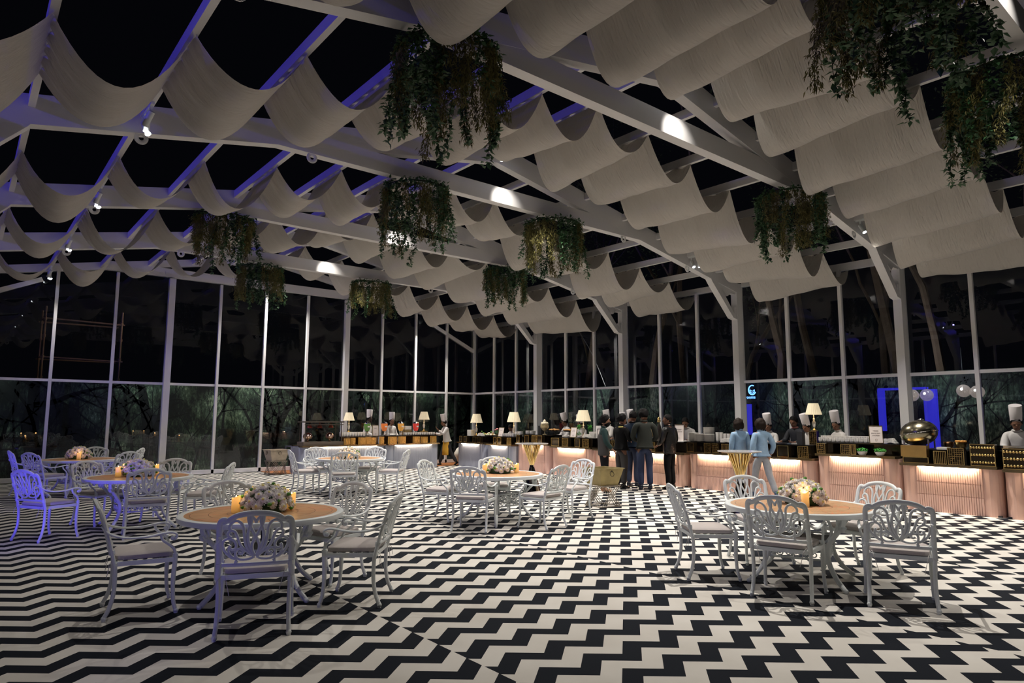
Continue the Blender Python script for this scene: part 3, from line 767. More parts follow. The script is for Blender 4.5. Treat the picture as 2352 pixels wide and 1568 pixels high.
counter('bar_counter', 'long pale grey-blue ribbed bar unit at the far left with the warming rack', BG, -7.35, -4.62, .80, M_blue, M_ledc, axis='X', front=-1.62, flute=.034, grooves=())
counter('bar_counter', 'pale grey-blue ribbed bar unit left of the walking waiter', BG, -4.58, -2.62, .80, M_blue, M_ledc, axis='X', front=-1.62, flute=.034, grooves=())
# side table of thin dark tube left of the bar
b = MB(); 
for (p, q) in (((-7.53, -1.5, .0), (-7.53, -1.5, .78)), ((-7.53, -1.5, .78), (-7.36, -1.5, .78)), ((-7.53, -1.0, .0), (-7.53, -1.0, .78)), ((-7.53, -1.5, .78), (-7.53, -1.0, .78)), ((-7.53, -1.0, .78), (-7.36, -1.0, .78))): b.beam(p, q, .02, .02)
tag(b.build('tube_frame', mat('dark blue tube', (.12, .12, .2), .4), None), 'thin metal tube frame at the left end of the grey-blue bar', 'frame')
# ---- display risers: a dark glass shelf on each counter
def shelf(x0, x1, y0, y1, H, z, lab):
    t = empty('riser_shelf', ((x0+x1)/2, (y0+y1)/2, H), 0, lab, 'shelf', 'dark glass display shelves')
    hx, hy = abs(x1-x0)/2, abs(y1-y0)/2
    b = MB(); b.box(-hx, hx, -hy, hy, z-H-.016, z-H); b.build('shelf_board', M_black, t)
    b = MB()
    if hy > hx: b.box(.02, hx-.02, -hy+.05, hy-.05, 0, z-H-.016)
    else: b.box(-hx+.05, hx-.05, .02, hy-.02, 0, z-H-.016)
    b.build('back_box', M_dark, t)
Hs = {}
SH = []
RI = [(-1.36, -2.85, .81, 1.01), (-2.98, -4.3, .79, 1.02), (-4.42, -5.85, .86, 1.12), (-5.98, -7.55, .82, 1.07), (-7.68, -9.14, .80, 1.05), (-9.26, -10.45, .80, 1.05), (-10.50, -12.10, .84, 1.07), (-12.25, -13.66, .82, 1.08), (-13.75, -15.24, .93, 1.15), (-15.36, -16.36, .83, 1.08), (-16.42, -18.3, .83, 1.10)]
LB = ['dark glass shelf with napkins and bread, farthest along the right wall', 'dark glass shelf with the pink flower pot and mugs', 'dark glass shelf with the meringue bowl', 'dark glass shelf with the sign card and white bowls', 'dark glass shelf behind the two men on the left', 'dark glass shelf behind the leather-jacket man', 'dark glass shelf carrying plate stacks', 'dark glass shelf in front of the serving chef with the lamp', 'dark glass shelf under the long row of cups', 'dark glass shelf under the big chafing globe', 'dark glass shelf at the right edge of the photo']
for (a, b_, H, z), lab in zip(RI, LB):
    Hc = H
    shelf(-1.50, -1.0, a, b_, Hc, z, lab)
shelf(-5.95, -4.66, -1.5, -1.05, .80, 1.04, 'dark glass shelf with white tumblers and juice jars on the left bar')
shelf(-4.54, -2.70, -1.5, -1.05, .80, 1.05, 'dark glass shelf with stacked cups beside the walking waiter')
# lattice boxes in front of and under the shelves
def deco_box(name, axis, c0, c1, z0, z1, kind, lab, front):
    w_ = abs(c1-c0); h = z1-z0; t = empty(name, (front, (c0+c1)/2, z0) if axis == 'Y' else ((c0+c1)/2, front, z0), -PI/2 if axis == 'Y' else 0, lab, 'box', 'decorative gold boxes')
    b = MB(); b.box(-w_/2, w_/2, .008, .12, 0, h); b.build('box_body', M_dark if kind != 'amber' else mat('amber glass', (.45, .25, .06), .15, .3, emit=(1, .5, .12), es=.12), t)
    b = MB(); e = .012
    for (xa, xb, za, zb) in ((-w_/2, w_/2, 0, e), (-w_/2, w_/2, h-e, h), (-w_/2, -w_/2+e, e, h-e), (w_/2-e, w_/2, e, h-e)): b.box(xa, xb, -.004, .008, za, zb)
    rnd = random.Random(int(abs(c0)*97))
    if kind in ('lattice', 'amber'):
        nx = max(3, int(w_/.035)); nz = max(3, int(h/.035))
        for i in range(1, nx): b.box(-w_/2+w_*i/nx-.003, -w_/2+w_*i/nx+.003, -.003, .006, e, h-e)
        for j in range(1, nz):
            for i in range(nx):
                if rnd.random() < .7: b.box(-w_/2+w_*i/nx, -w_/2+w_*(i+1)/nx, -.003, .006, h*j/nz-.003, h*j/nz+.003)
    elif kind == 'bars':
        nx = max(4, int(w_/.028))
        for i in range(1, nx): b.box(-w_/2+w_*i/nx-.004, -w_/2+w_*i/nx+.004, -.004, .006, e, h-e)
    elif kind == 'bubbles':
        for i in range(9):
            for j in range(3):
                b.ball((-w_/2+w_*(i+.5)/9, .0, h*(j+.5)/3), min(w_/19, h/6.4), 10, 6, (1, .45, 1))
    elif kind == 'steps':
        for j in range(1, 4): b.box(-w_/2, w_/2, -.05, .008, h*j/4-.008, h*j/4)
    b.build('gold_lattice', M_lat if kind != 'steps' else M_chrome, t, kind == 'bubbles')
BX = [(-1.37,-1.53,1.0,.81,'plain'),(-1.63,-1.81,1.0,.81,'plain'),(-2.13,-2.32,.99,.81,'plain'),(-2.37,-2.56,1.0,.81,'plain'),(-3.26,-3.42,1.0,.79,'plain'),(-3.46,-3.66,1.0,.79,'plain'),(-3.95,-4.16,1.0,.79,'bars'),
 (-4.42,-4.56,1.1,.86,'plain'),(-4.81,-4.99,1.1,.86,'plain'),(-5.13,-5.36,1.1,.86,'bars'),(-5.38,-5.59,1.1,.86,'plain'),(-5.99,-6.32,1.05,.82,'plain'),(-6.44,-6.69,1.05,.82,'bars'),(-6.95,-7.15,1.05,.82,'plain'),(-7.25,-7.49,1.05,.82,'lattice'),(-8.3,-8.6,1.03,.80,'lattice'),(-9.5,-9.75,1.03,.80,'lattice'),
 (-10.69,-10.88,1.05,.84,'plain'),(-11.16,-11.34,1.05,.84,'lattice'),(-11.37,-11.54,1.05,.84,'lattice'),(-11.62,-11.81,1.05,.84,'bars'),(-11.86,-12.10,1.12,.84,'steps'),(-12.95,-13.2,1.06,.82,'plain'),(-13.40,-13.62,1.06,.82,'lattice'),(-13.80,-13.97,1.13,.93,'lattice'),(-14.27,-14.45,1.13,.93,'lattice'),(-14.46,-14.56,1.13,.93,'bars'),
 (-15.38,-15.80,.94,.83,'plain'),(-15.88,-16.08,1.06,.83,'bars'),(-16.10,-16.35,1.12,.83,'lattice'),(-16.44,-16.80,1.20,.83,'bubbles'),(-16.90,-17.3,1.14,.80,'bubbles')]
for i, (a, b_, zt, zb, kd) in enumerate(BX):
    where = ('below the napkins','below the napkins','below the bread','below the bread','by the pink flower pot','by the pink flower pot','under the white mugs','at the left end of the first pink counter','on the first pink counter','left of the meringue bowl','under the meringue bowl','under the pastry platter','left of the sign card','right of the sign card','beside the green-sleeved man','behind the second man','behind the grey-jacket man','left of the plate stacks','under the tall plate stacks','under the cup towers','under the folded napkins','beside the walking girls','behind the walking girls','below the lamp beside the girls','right of the lamp','under the row of cups','under the right half of the row of cups','under the big chafing globe','right of the chafing globe','below the copper bowls','below the chef at the right edge','at the right edge of the photo')[i]
    k = {'plain':'smoked mirror box','bars':'gold box with upright bars','lattice':'gold lattice box','steps':'small steel step rack','bubbles':'brass panel of round bubbles'}[kd]
    deco_box('display_box' if kd != 'steps' else 'step_rack', 'Y', a, b_, zb+.001, zt, kd, '%s %s' % (k, where) + (', left of the pair' if i in (0, 2, 4) else ', right of the pair' if i in (1, 3, 5) else ''), -1.64)
BXL = [(-5.95,-5.79,.99),(-5.72,-5.63,1.0),(-5.48,-5.27,1.01),(-5.25,-5.10,1.02),(-5.08,-4.95,1.0),(-4.77,-4.66,1.02),(-4.46,-4.21,1.02),(-4.09,-3.88,1.02),(-3.56,-3.36,1.01),(-3.26,-3.06,1.0),(-2.90,-2.72,1.02)]
for i, (a, b_, zt) in enumerate(BXL):
    deco_box('display_box', 'X', a, b_, .801, zt, 'amber', 'glowing amber lattice box on the left bar, number %s from its warming rack' % ('one two three four five six seven eight nine ten eleven'.split()[i]), -1.60)
# ---- table lamps
M_shade = mat('cream pleated lampshade', (.78, .70, .52), .8, emit=(1.0, .80, .48), es=.22)
def table_lamp(x, y, z, h, lab):
    t = empty('table_lamp', (x, y, z), 0, lab, 'lamp', 'crystal table lamps')
    s = h/.60
    b = MB(); b.lathe([(.075*s, 0), (.075*s, .012), (.05*s, .02), (.02*s, .05), (.012, .08*s)], 16); b.build('base', M_gold, t, True)
    b = MB(); b.lathe([(.012, .08*s), (.03*s, .12*s), (.038*s, .19*s), (.014, .235*s), (.024*s, .26*s), (.01, .29*s), (.008, .38*s)], 16); b.build('stem', mat('cut crystal', (.75, .72, .66), .08, .4), t, True)
    b = MB(); n = 48; R0, R1, zb, zt = .165*s, .10*s, .36*s, .60*s; vs = []
    for (r, zz) in ((R0, zb), (R1, zt)):
        for k in range(n): rr = r*(1+.035*(k % 2)); a = 2*PI*k/n; vs.append((rr*math.cos(a), rr*math.sin(a), zz))
    b.add(vs, [(k, (k+1) % n, n+(k+1) % n, n+k) for k in range(n)]); b.tube([(R0*math.cos(2*PI*k/32), R0*math.sin(2*PI*k/32), zb) for k in range(32)], .004, 5, closed=True); b.tube([(R1*math.cos(2*PI*k/32), R1*math.sin(2*PI*k/32), zt) for k in range(32)], .004, 5, closed=True)
    b.build('lamp_shade', M_shade, t)
    lamp('POINT', 'bulb', (x, y, z+.46*s), 1.6, (1, .75, .45), radius=.03)
table_lamp(-1.2, -1.75, 1.011, .74, 'cream-shaded crystal lamp nearest the far corner of the right counters')
table_lamp(-1.2, -3.76, 1.021, .78, 'cream-shaded crystal lamp in front of the stooping chef')
table_lamp(-1.2, -6.86, 1.071, .77, 'white-shaded crystal lamp above the sign card behind the bearded man')
deco_box('display_box', 'Y', -13.63, -13.47, 1.081, 1.36, 'lattice', 'gold lattice box under the white lamp beside the cups', -1.28)
table_lamp(-1.22, -13.56, 1.362, .57, 'white pleated lamp at the left end of the long row of cups')
def wood_block(x, y, z, lab):
    b = MB(); b.box(-.11, .11, -.08, .08, 0, .12); tag(b.build('plinth_block', M_dgold, None, loc=(x, y, z)), lab, 'block')
wood_block(-5.68, -1.22, 1.042, 'gilded block under the lamp above the white tumblers'); wood_block(-2.98, -1.22, 1.052, 'gilded block under the lamp above the stacked cups')
table_lamp(-5.68, -1.22, 1.163, .60, 'peach-shaded lamp at the left bar, above the white tumblers')
table_lamp(-2.98, -1.22, 1.173, .64, 'cream-shaded lamp at the left bar, between the red juice jar and the waiter')
# ---- cups, plates, bowls
def cup_mesh(r=.04, h=.055, nm='cup'):
    b = MB(); b.lathe([(r*.55, 0), (r*.75, h*.1), (r*.96, h*.6), (r, h), (r*.92, h), (r*.86, h*.5), (r*.6, h*.15)], 16, capt=True); return b.mesh(nm, M_porc, True)
ME_cup = cup_mesh(); ME_tum = cup_mesh(.045, .13, 'tumbler'); ME_bowl = cup_mesh(.075, .055, 'bowl')
b = MB(); b.lathe([(.07, 0), (.075, .004), (.135, .016), (.137, .019), (.08, .009), (.0, .008)], 24, capt=False); ME_plate = b.mesh('plate', M_porc, True)
def put(name, me, loc, lab, cat, grp=None, rz=0, sc=1, parent=None):
    o = bpy.data.objects.new(name, me); C.objects.link(o); o.location = loc; o.rotation_euler = (0, 0, rz); o.scale = (sc,)*3
    if parent is not None: o.parent = parent
    else: tag(o, lab, cat, grp)
    return o
k = 0
for i in range(13):                                  # the long row of stacked cups
    for j in range(3):
        for q in range(3 if j else 2):
            put('cup', ME_cup, (-1.42+.10*j, -13.78-.088*i, 1.151+.036*q), 'white cup in the long stacked row beside the framed card on the right counters', 'cup', 'cups stacked in the long row on the right')
for i in range(9):
    for j in range(2):
        put('tumbler', ME_tum, (-6.0+.092*i+.02*(j % 2), -1.42+.10*j, 1.041), 'white tumbler in the rows on the left bar beside the green juice jar', 'tumbler', 'white tumblers on the left bar')
for i in range(13):
    for j in range(2):
        for q in range(2):
            put('cup', ME_cup, (-3.78+.088*i, -1.42+.10*j, 1.051+.036*q), 'white cup in the stacked rows by the walking waiter', 'cup', 'cups stacked by the walking waiter')
def plates(x, y, z, n, lab, sc=1.0):
    for q in range(n): put('plate', ME_plate, (x, y, z+.0125*sc*q), lab, 'plate', lab.replace('white plate in ', 'plates in '), sc=sc)
plates(-1.28, -10.62, 1.071, 16, 'white plate in the left stack behind the flat tray'); plates(-1.36, -10.86, 1.071, 14, 'white plate in the front middle stack'); plates(-1.34, -11.10, 1.071, 15, 'white plate in the front right stack, left of the cup towers', .92); plates(-1.08, -10.92, 1.071, 26, 'white plate in the tallest stack at the back')
for (yy, n) in ((-11.26, 7), (-11.36, 7), (-11.46, 6), (-11.56, 6), (-11.68, 6), (-11.80, 6)):
    for q in range(n): put('cup', ME_cup, (-1.24, yy, 1.071+.028*q), 'white cup in the towers right of the plate stacks', 'cup', 'cup towers right of the plates', sc=1.05)
plates(-1.36, -10.58, 1.071, 0, '')
def folded(x, y, z, lab, rz=0):
    t = None; b = MB()
    for q in range(5):
        pts = crom([(-.13+.01*q, 0, .012+.017*q), (-.05, 0, .004+.018*q), (.03, 0, .022+.017*q), (.12-.012*q, 0, .006+.019*q)], 4)
        n = len(pts); vs = [(p.x, -.075+.004*q, p.z) for p in pts]+[(p.x, .075-.006*q, p.z) for p in pts]+[(p.x, -.075+.004*q, p.z+.012) for p in pts]+[(p.x, .075-.006*q, p.z+.012) for p in pts]
        fs = []
        for i in range(n-1): fs += [(i, i+1, n+i+1, n+i), (2*n+i, 3*n+i, 3*n+i+1, 2*n+i+1), (i, 2*n+i, 2*n+i+1, i+1), (n+i, n+i+1, 3*n+i+1, 3*n+i)]
        fs += [(0, n, 3*n, 2*n), (n-1, 3*n-1, 4*n-1, 2*n-1)]
        b.add(vs, fs)
    o = b.build('folded_napkins', M_porc, None, True, (x, y, z), rz); tag(o, lab, 'napkins'); o['kind'] = 'stuff'
folded(-1.42, -11.62, 1.072, 'small pile of folded white napkins before the cup towers', -PI/2)
folded(-1.3, -15.05, 1.152, 'pile of folded white napkins right of the framed card', -PI/2)
folded(-1.4, -7.20, 1.072, 'pile of folded white napkins beside the bearded man', -PI/2)
folded(-1.44, -2.33, 1.012, 'small folded white napkins in front of the bread', -PI/2)
def ring_of(name, me, pts, z, lab, cat, grp, nst=1, dz=.03, sc=1):
    for (x, y) in pts:
        for q in range(nst): put(name, me, (x, y, z+dz*q), lab, cat, grp, sc=sc)
ring_of('cup', ME_cup, [(-1.42+.1*j, -3.50-.1*i) for i in range(6) for j in range(3)], 1.021, 'white cup by the leaning sign card and the first cream lamp', 'cup', 'cups on the far right counter', 2, .045, 1.1)
ring_of('bowl', ME_bowl, [(-1.15, -4.05), (-1.1, -3.9)], 1.021, 'white bowl stacked behind the cups near the stooping chef', 'bowl', 'bowls stacked near the stooping chef', 5, .03, 1)
ring_of('bowl', ME_bowl, [(-1.36, -4.62), (-1.36, -4.82), (-1.2, -4.72)], 1.121, 'white bowl left of the meringue bowl', 'bowl', 'bowls left of the meringue bowl', 3, .03, .9)
put('bowl', ME_bowl, (-1.42, -6.50, 1.071), 'single white bowl left of the leaning sign card', 'bowl'); put('bowl', ME_bowl, (-1.42, -6.93, 1.071), 'single white bowl right of the leaning sign card', 'bowl')
def napkin_stack(x, y, z, n, w_, lab, rz=0):
    b = MB(); rnd = random.Random(int(-y*100))
    for q in range(n): a = rnd.uniform(-.01, .01); b.box(-w_/2+a, w_/2+a, -.09, .09, q*.014, q*.014+.0125)
    o = b.build('napkin_stack', M_porc, None, loc=(x, y, z), rotz=rz); tag(o, lab, 'napkins'); o['kind'] = 'stuff'
napkin_stack(-1.25, -1.51, 1.011, 14, .22, 'square stack of folded white napkins left of the first cream lamp', -PI/2)
napkin_stack(-1.15, -7.22, 1.071, 12, .2, 'shorter stack of white napkins behind the bearded man', -PI/2)
napkin_stack(-1.1, -7.44, 1.071, 24, .2, 'tall stack of white foam boxes behind the bearded man', -PI/2)
napkin_stack(-1.42, -15.97, 1.081, 3, .16, 'flat white paper pad right of the chafing globe', -PI/2)
napkin_stack(-4.16, -1.2, 1.041, 5, .26, 'white cloth folded on the dish between the juice jars')
# food heaps
def heap(name, x, y, z, rx_, ry_, n, r, mts, lab, cat, seed=1, hgt=.06, base=None):
    b = MB(); rnd = random.Random(seed)
    for i in range(n):
        a = rnd.uniform(0, 2*PI); q = math.sqrt(rnd.random()); b.m = rnd.randrange(len(mts))
        b.ball((q*rx_*math.cos(a), q*ry_*math.sin(a), .018+hgt*(1-q)*rnd.random()+r*.6), r*rnd.uniform(.7, 1.2), 8, 5, (1.2, 1, .8), Matrix.Rotation(rnd.uniform(0, 3), 4, 'Z'))
    t = empty(name, (x, y, z), 0, lab, cat)
    o = b.build('food', mts, t, 'all'); o['kind'] = 'stuff'
    b = MB(); b.lathe([(max(rx_, ry_)*.6, 0), (1.08*max(rx_, ry_), .018), (1.1*max(rx_, ry_), .022), (max(rx_, ry_)*.6, .01)], 28, Matrix.Diagonal((rx_/max(rx_, ry_), ry_/max(rx_, ry_), 1, 1))); b.build('dish', base or M_black, t, True)
M_bread = mat('golden pastry', (.62, .32, .10), .7, noise_amt=.3, nscale=40); M_green = mat('salad leaf', (.12, .28, .04), .6); M_cream = mat('whipped cream', (.80, .73, .55), .5)
heap('bread_platter', -1.2, -2.1, 1.011, .13, .2, 34, .035, [M_bread, M_cream, M_green], 'platter of filled bread rolls right of the first cream lamp', 'food', 1, .14)
heap('bread_platter', -1.2, -2.55, 1.011, .13, .2, 34, .035, [M_bread, M_cream, M_green], 'second platter of bread rolls next to the folded napkins', 'food', 2, .14)
b = MB(); b.box(-.14, .14, -.52, .52, 0, .012)
for sx in (-.1, .1):
    for sy in (-.45, .45): b.beam((sx, sy, -.1), (sx, sy, 0), .012, .012)
tag(b.build('raised_tray', M_black, None, loc=(-1.26, -6.0, 1.222)), 'long black raised tray of pastries', 'tray')
heap('pastry_platter', -1.26, -5.72, 1.235, .08, .19, 34, .028, [M_bread], 'golden pastries heaped at the left of the long raised tray', 'food', 3, .03)
heap('pastry_platter', -1.26, -6.27, 1.235, .08, .19, 34, .028, [M_bread], 'golden pastries heaped at the right of the long raised tray', 'food', 4, .03)
def glass_bowl(x, y, z, lab, fill, r=.13):
    t = empty('pedestal_bowl', (x, y, z), 0, lab, 'bowl')
    b = MB(); b.lathe([(r*.5, 0), (r*.45, .01), (.012, .03), (.012, .10), (r*.6, .14), (r, .22), (r*.97, .30), (r*.9, .30), (r*.93, .22), (r*.5, .15)], 24, capt=False); b.build('glass', mat('amber tinted glass', (.55, .45, .25), .08, .3), t, True)
    b = MB(); rnd = random.Random(5)
    b.ball((0,0,.24), r*.94, 16, 10, (1, 1, .8))
    for k in range(9): a = 2*PI*k/9; b.ball((r*.55*math.cos(a), r*.55*math.sin(a), .33), r*.36, 10, 6)
    b.ball((0,0,.38), r*.42, 10, 6); b.ball((0,0,.44), r*.2, 8, 6); b.build('filling', fill, t, 'all')
glass_bowl(-1.25, -5.28, 1.121, 'glass bowl of swirled meringue left of the pastry tray', M_cream)
glass_bowl(-1.25, -9.36, 1.051, 'tall glass dish of white cream beside the bronze figure', M_cream, .11)
def blackbox(x, y, z, h, w_, lab, name='black_box'):
    b = MB(); b.box(-w_/2, w_/2, -w_/2, w_/2, 0, h); tag(b.build(name, M_blackm, None, loc=(x, y, z)), lab, 'box')
blackbox(-1.15, -5.02, 1.121, .26, .14, 'small black upright box left of the meringue bowl')
blackbox(-1.33, -13.32, 1.081, .26, .12, 'small black upright box beside the lamp with gold lattice')
# figurine
t = empty('figurine', (-1.3, -9.62, 1.051), 0, 'dark bronze figure with gold head near the leather-jacket man', 'ornament')
b = MB(); b.lathe([(.07, 0), (.06, .03), (.03, .10), (.05, .2), (.06, .30), (.035, .40), (.02, .45)], 14); b.build('figure', mat('dark bronze', (.06, .05, .04), .3, .6), t, True)
b = MB(); b.ball((0, 0, .50), .045, 12, 8); b.lathe([(.03, .53), (.045, .56), (.01, .60)], 10); b.build('gold_head', M_gold, t, True)
# framed cards
def sign(x, y, z, w_, h, rz, lab, lines, tilt=-.14, mat_=None):
    t = empty('framed_card', (x, y, z), rz, lab, 'sign', 'framed menu cards'); M = Tm(0, 0, 0, tilt)
    b = MB(); f = .012
    for (xa, xb, za, zb) in ((-w_/2, w_/2, 0, f), (-w_/2, w_/2, h-f, h), (-w_/2, -w_/2+f, f, h-f), (w_/2-f, w_/2, f, h-f)): b.box(xa, xb, -.008, .008, za, zb, M)
    b.build('frame', M_dgold if mat_ is None else mat_, t)
    b = MB(); b.box(-w_/2+f, w_/2-f, -.002, .004, f, h-f, M); b.build('card', mat('card paper', (.74, .66, .62), .7), t)
    for i, (tx, sz) in enumerate(lines):
        cu = bpy.data.curves.new('t', 'FONT'); cu.body = tx; cu.size = sz; cu.align_x = 'CENTER'; cu.align_y = 'CENTER'; cu.extrude = .0005
        o = bpy.data.objects.new('t', cu); C.objects.link(o); dg = bpy.context.evaluated_depsgraph_get(); me = bpy.data.meshes.new_from_object(o.evaluated_get(dg)); bpy.data.objects.remove(o)
        me.materials.clear(); me.materials.append(mat('brown print', (.10, .07, .06), .7))
        me.transform(M @ Matrix.Translation((0, -.0045, h*(.70-.13*i))) @ Matrix.Rotation(PI/2, 4, 'X'))
        l = bpy.data.objects.new('lettering', me); C.objects.link(l); l.parent = t
    b = MB(); b.tube([M @ Vector((.018*math.cos(a), -.005, h*.2+.018*math.sin(a))) for a in [k*PI/8 for k in range(16)]], .0015, 4, closed=True); b.build('emblem', mat('brown print', (.10, .07, .06), .7), t)
sign(-1.46, -14.87, 1.152, .24, .34, math.radians(-58), 'framed menu card standing at the right end of the long row of cups', [('MEZZE', .030), ('SALAD BAR', .030), ('STATION', .030)])
sign(-1.46, -6.70, 1.072, .20, .30, math.radians(-74), 'framed menu card leaning between two white bowls', [('CHEESE', .022), ('PLATTER', .022)], -.28)
sign(-1.46, -3.40, 1.022, .20, .30, math.radians(-72), 'framed menu card leaning near the pink flower pot', [('BREADS', .022)], -.28)
sign(-1.30, -10.22, 1.052, .24, .42, math.radians(-70), 'framed menu card right of the leather-jacket man', [('DESSERT', .030), ('COUNTER', .030)], -.14)
sign(-1.30, -7.60, 1.052, .18, .28, math.radians(-66), 'dark-framed card half hidden behind the bearded man', [], -.12, M_blackm)
sign(-4.85, -1.40, 1.042, .22, .34, 0, 'framed card between the green and orange juice jars', [('JUICES', .030)], -.1)
# potted herbs
def herb(x, y, z, lab, seed):
    t = empty('potted_herb', (x, y, z), 0, lab, 'plant', 'small herb pots'); b = MB(); b.lathe([(.055, 0), (.085, .05), (.09, .065), (.08, .065), (.07, .05)], 12); b.build('pot', mat('white stone pot', (.62, .6, .58), .6), t, True)
    b = MB(); rnd = random.Random(seed)
    for k in range(150):
        a = rnd.uniform(0, 2*PI); q = .1*math.sqrt(rnd.random()); p = Vector((q*math.cos(a), q*math.sin(a), .07+rnd.random()*.08*(1-q*5))); d = Vector((rnd.uniform(-1,1), rnd.uniform(-1,1), rnd.uniform(.2,1))).normalized()*.02; s = d.cross(Vector((0,0,1))).normalized()*.012
        b.quad(p-s*.2, p+d*.5-s, p+d, p+d*.5+s)
    b.build('leaves', mat('fresh herb leaf', (.06, .36, .05), .6), t)
herb(-1.60, -14.66, .931, 'small green herb in a white pot, left of the pair under the framed card', 1); herb(-1.60, -14.98, .931, 'small green herb in a white pot, right of the pair under the framed card', 2)
t = empty('flower_pot', (-1.36, -3.08, 1.021), 0, 'small pot of pink flowers left of the leaning menu card', 'plant'); b = MB(); b.lathe([(.035, 0), (.05, .07)], 12); b.build('pot', M_dgold, t, True)
b = MB(); rnd = random.Random(8)
for k in range(60): p = Vector((rnd.uniform(-.05,.05), rnd.uniform(-.06,.06), .07+rnd.random()*.1)); b.quad(p, p+Vector((.02,.0,.02)), p+Vector((.01,.02,.05)), p+Vector((-.01,.01,.02)))
b.build('stems', M_leaf, t); b = MB()
for k in range(10): b.ball((rnd.uniform(-.05,.05), rnd.uniform(-.09,.09), .19+rnd.random()*.06), .024, 8, 5, (1,1,.7))
b.build('petals', mat('pink petal', (.72, .25, .25), .6), t, 'all')
for (yy) in (-6.62, -7.0):                             # leafy sprigs each side of the card
    b = MB(); rnd = random.Random(int(yy*-10))
    for k in range(110): p = Vector((rnd.uniform(-.05,.05), rnd.uniform(-.05,.05), rnd.uniform(.0,.34))); d = Vector((rnd.uniform(-1,1), rnd.uniform(-1,1), rnd.uniform(0,1))).normalized()*.04; s = d.cross(Vector((0,0,1))).normalized()*.016; b.quad(p, p+d*.5-s, p+d, p+d*.5+s)
    tag(b.build('leafy_sprig', mat('fresh herb leaf', (.06,.36,.05), .6), None, loc=(-1.14 if yy > -6.8 else -1.06, yy, 1.072)), 'green leafy sprig on the %s of the leaning menu card by the bowls' % ('left' if yy > -6.7 else 'right'), 'plant')
# chafing globe
t = empty('chafing_globe', (-1.30, -15.55, 1.081), 0, 'big tilted metal chafing globe on its stand at the right counters', 'chafing dish')
b = MB(); M = Tm(0, 0, .27, .35); b.ball((0,0,.28), .305, 32, 16, (.95, 1.02, .76), Matrix.Rotation(-.22, 4, 'X')); b.build('globe', mat('brushed gunmetal', (.30, .27, .19), .24, 1.0, noise_amt=.5, nscale=6), t, 'all')
b = MB(); b.tube([(.0+  .298*math.cos(a)*.95, .312*math.sin(a), .28-.055*math.sin(a)) for a in [2*PI*k/40 for k in range(40)]], .008, 6, closed=True); b.ball((0, -.05, .52), .025, 10, 6); b.tube([(0,   .05*math.cos(a)-.05, .515+.02*math.sin(a)) for a in [PI*k/8 for k in range(9)]], .007, 6); b.build('lid_rim', M_chrome, t, True)
b = MB()
for sy in (-.2, .2): 
    b.box(-.16, -.14, sy-.012, sy+.012, 0, .17); b.box(.14, .16, sy-.012, sy+.012, 0, .17)
b.box(-.16, .16, -.22, .22, 0, .014); b.build('cradle', mat('grey violet steel', (.30, .28, .34), .3, .6), t)
b = MB(); b.box(0, .14, -.21, .21, 0, .20); tag(b.build('brass_block', mat('warm brass panel', (.60, .38, .13), .3, .9, noise_amt=.2, nscale=5), None, loc=(-1.66, -15.57, .942)), 'brass-faced block below the big chafing globe', 'block')
# copper bowls and the grill on the right end
M_cop = mat('hammered copper', (.55, .30, .15), .25, 1.0)
for (x, y, r, lab, m_) in ((-1.15, -15.98, .09, 'hammered copper bowl right of the chafing globe', M_cop), (-1.25, -16.2, .10, 'gold glass bowl of orange slices right of the copper bowl', M_lat)):
    t = empty('metal_bowl', (x, y, 1.081), 0, lab, 'bowl'); b = MB(); b.lathe([(r*.4, 0), (r*.4, .015), (r*.8, .05), (r, .13), (r*.93, .13), (r*.7, .06)], 20); b.build('bowl_body', m_, t, True)
    if m_ is M_lat:
        b = MB()
        for k in range(7): a = 2*PI*k/7; b.ball((r*.6*math.cos(a), r*.6*math.sin(a), .145), .035, 8, 5, (1,1,.5))
        b.build('fruit', mat('orange slice', (.8, .38, .08), .5), t, 'all')
t = empty('grill_plate', (-1.16, -16.9, 1.101), 0, 'long dark grill with steel edge in front of the chef at the right', 'grill')
b = MB(); b.box(-.22, .22, -.5, .5, 0, .07); b.build('hot_plate', M_black, t); b = MB(); b.box(-.25, -.22, -.5, .5, .02, .075); b.build('steel_edge', M_chrome, t)
# flat tray in front of the chefs
for (y0, y1, lab, nm) in ((-12.45, -13.16, 'flat metal tray in front of the serving chef by the girls', 'serving_tray'), (-10.25, -10.5, 'small flat white dish left of the plate stacks', 'flat_dish')):
    b = MB(); b.box(-.17, .17, -(y0-y1)/2, (y0-y1)/2, 0, .02); b.box(-.15, .15, -(y0-y1)/2+.02, (y0-y1)/2-.02, .02, .024)
    tag(b.build(nm, M_chrome if nm == 'serving_tray' else M_porc, None, loc=(-1.26, (y0+y1)/2, 1.084 if nm == 'serving_tray' else 1.052)), lab, 'tray')
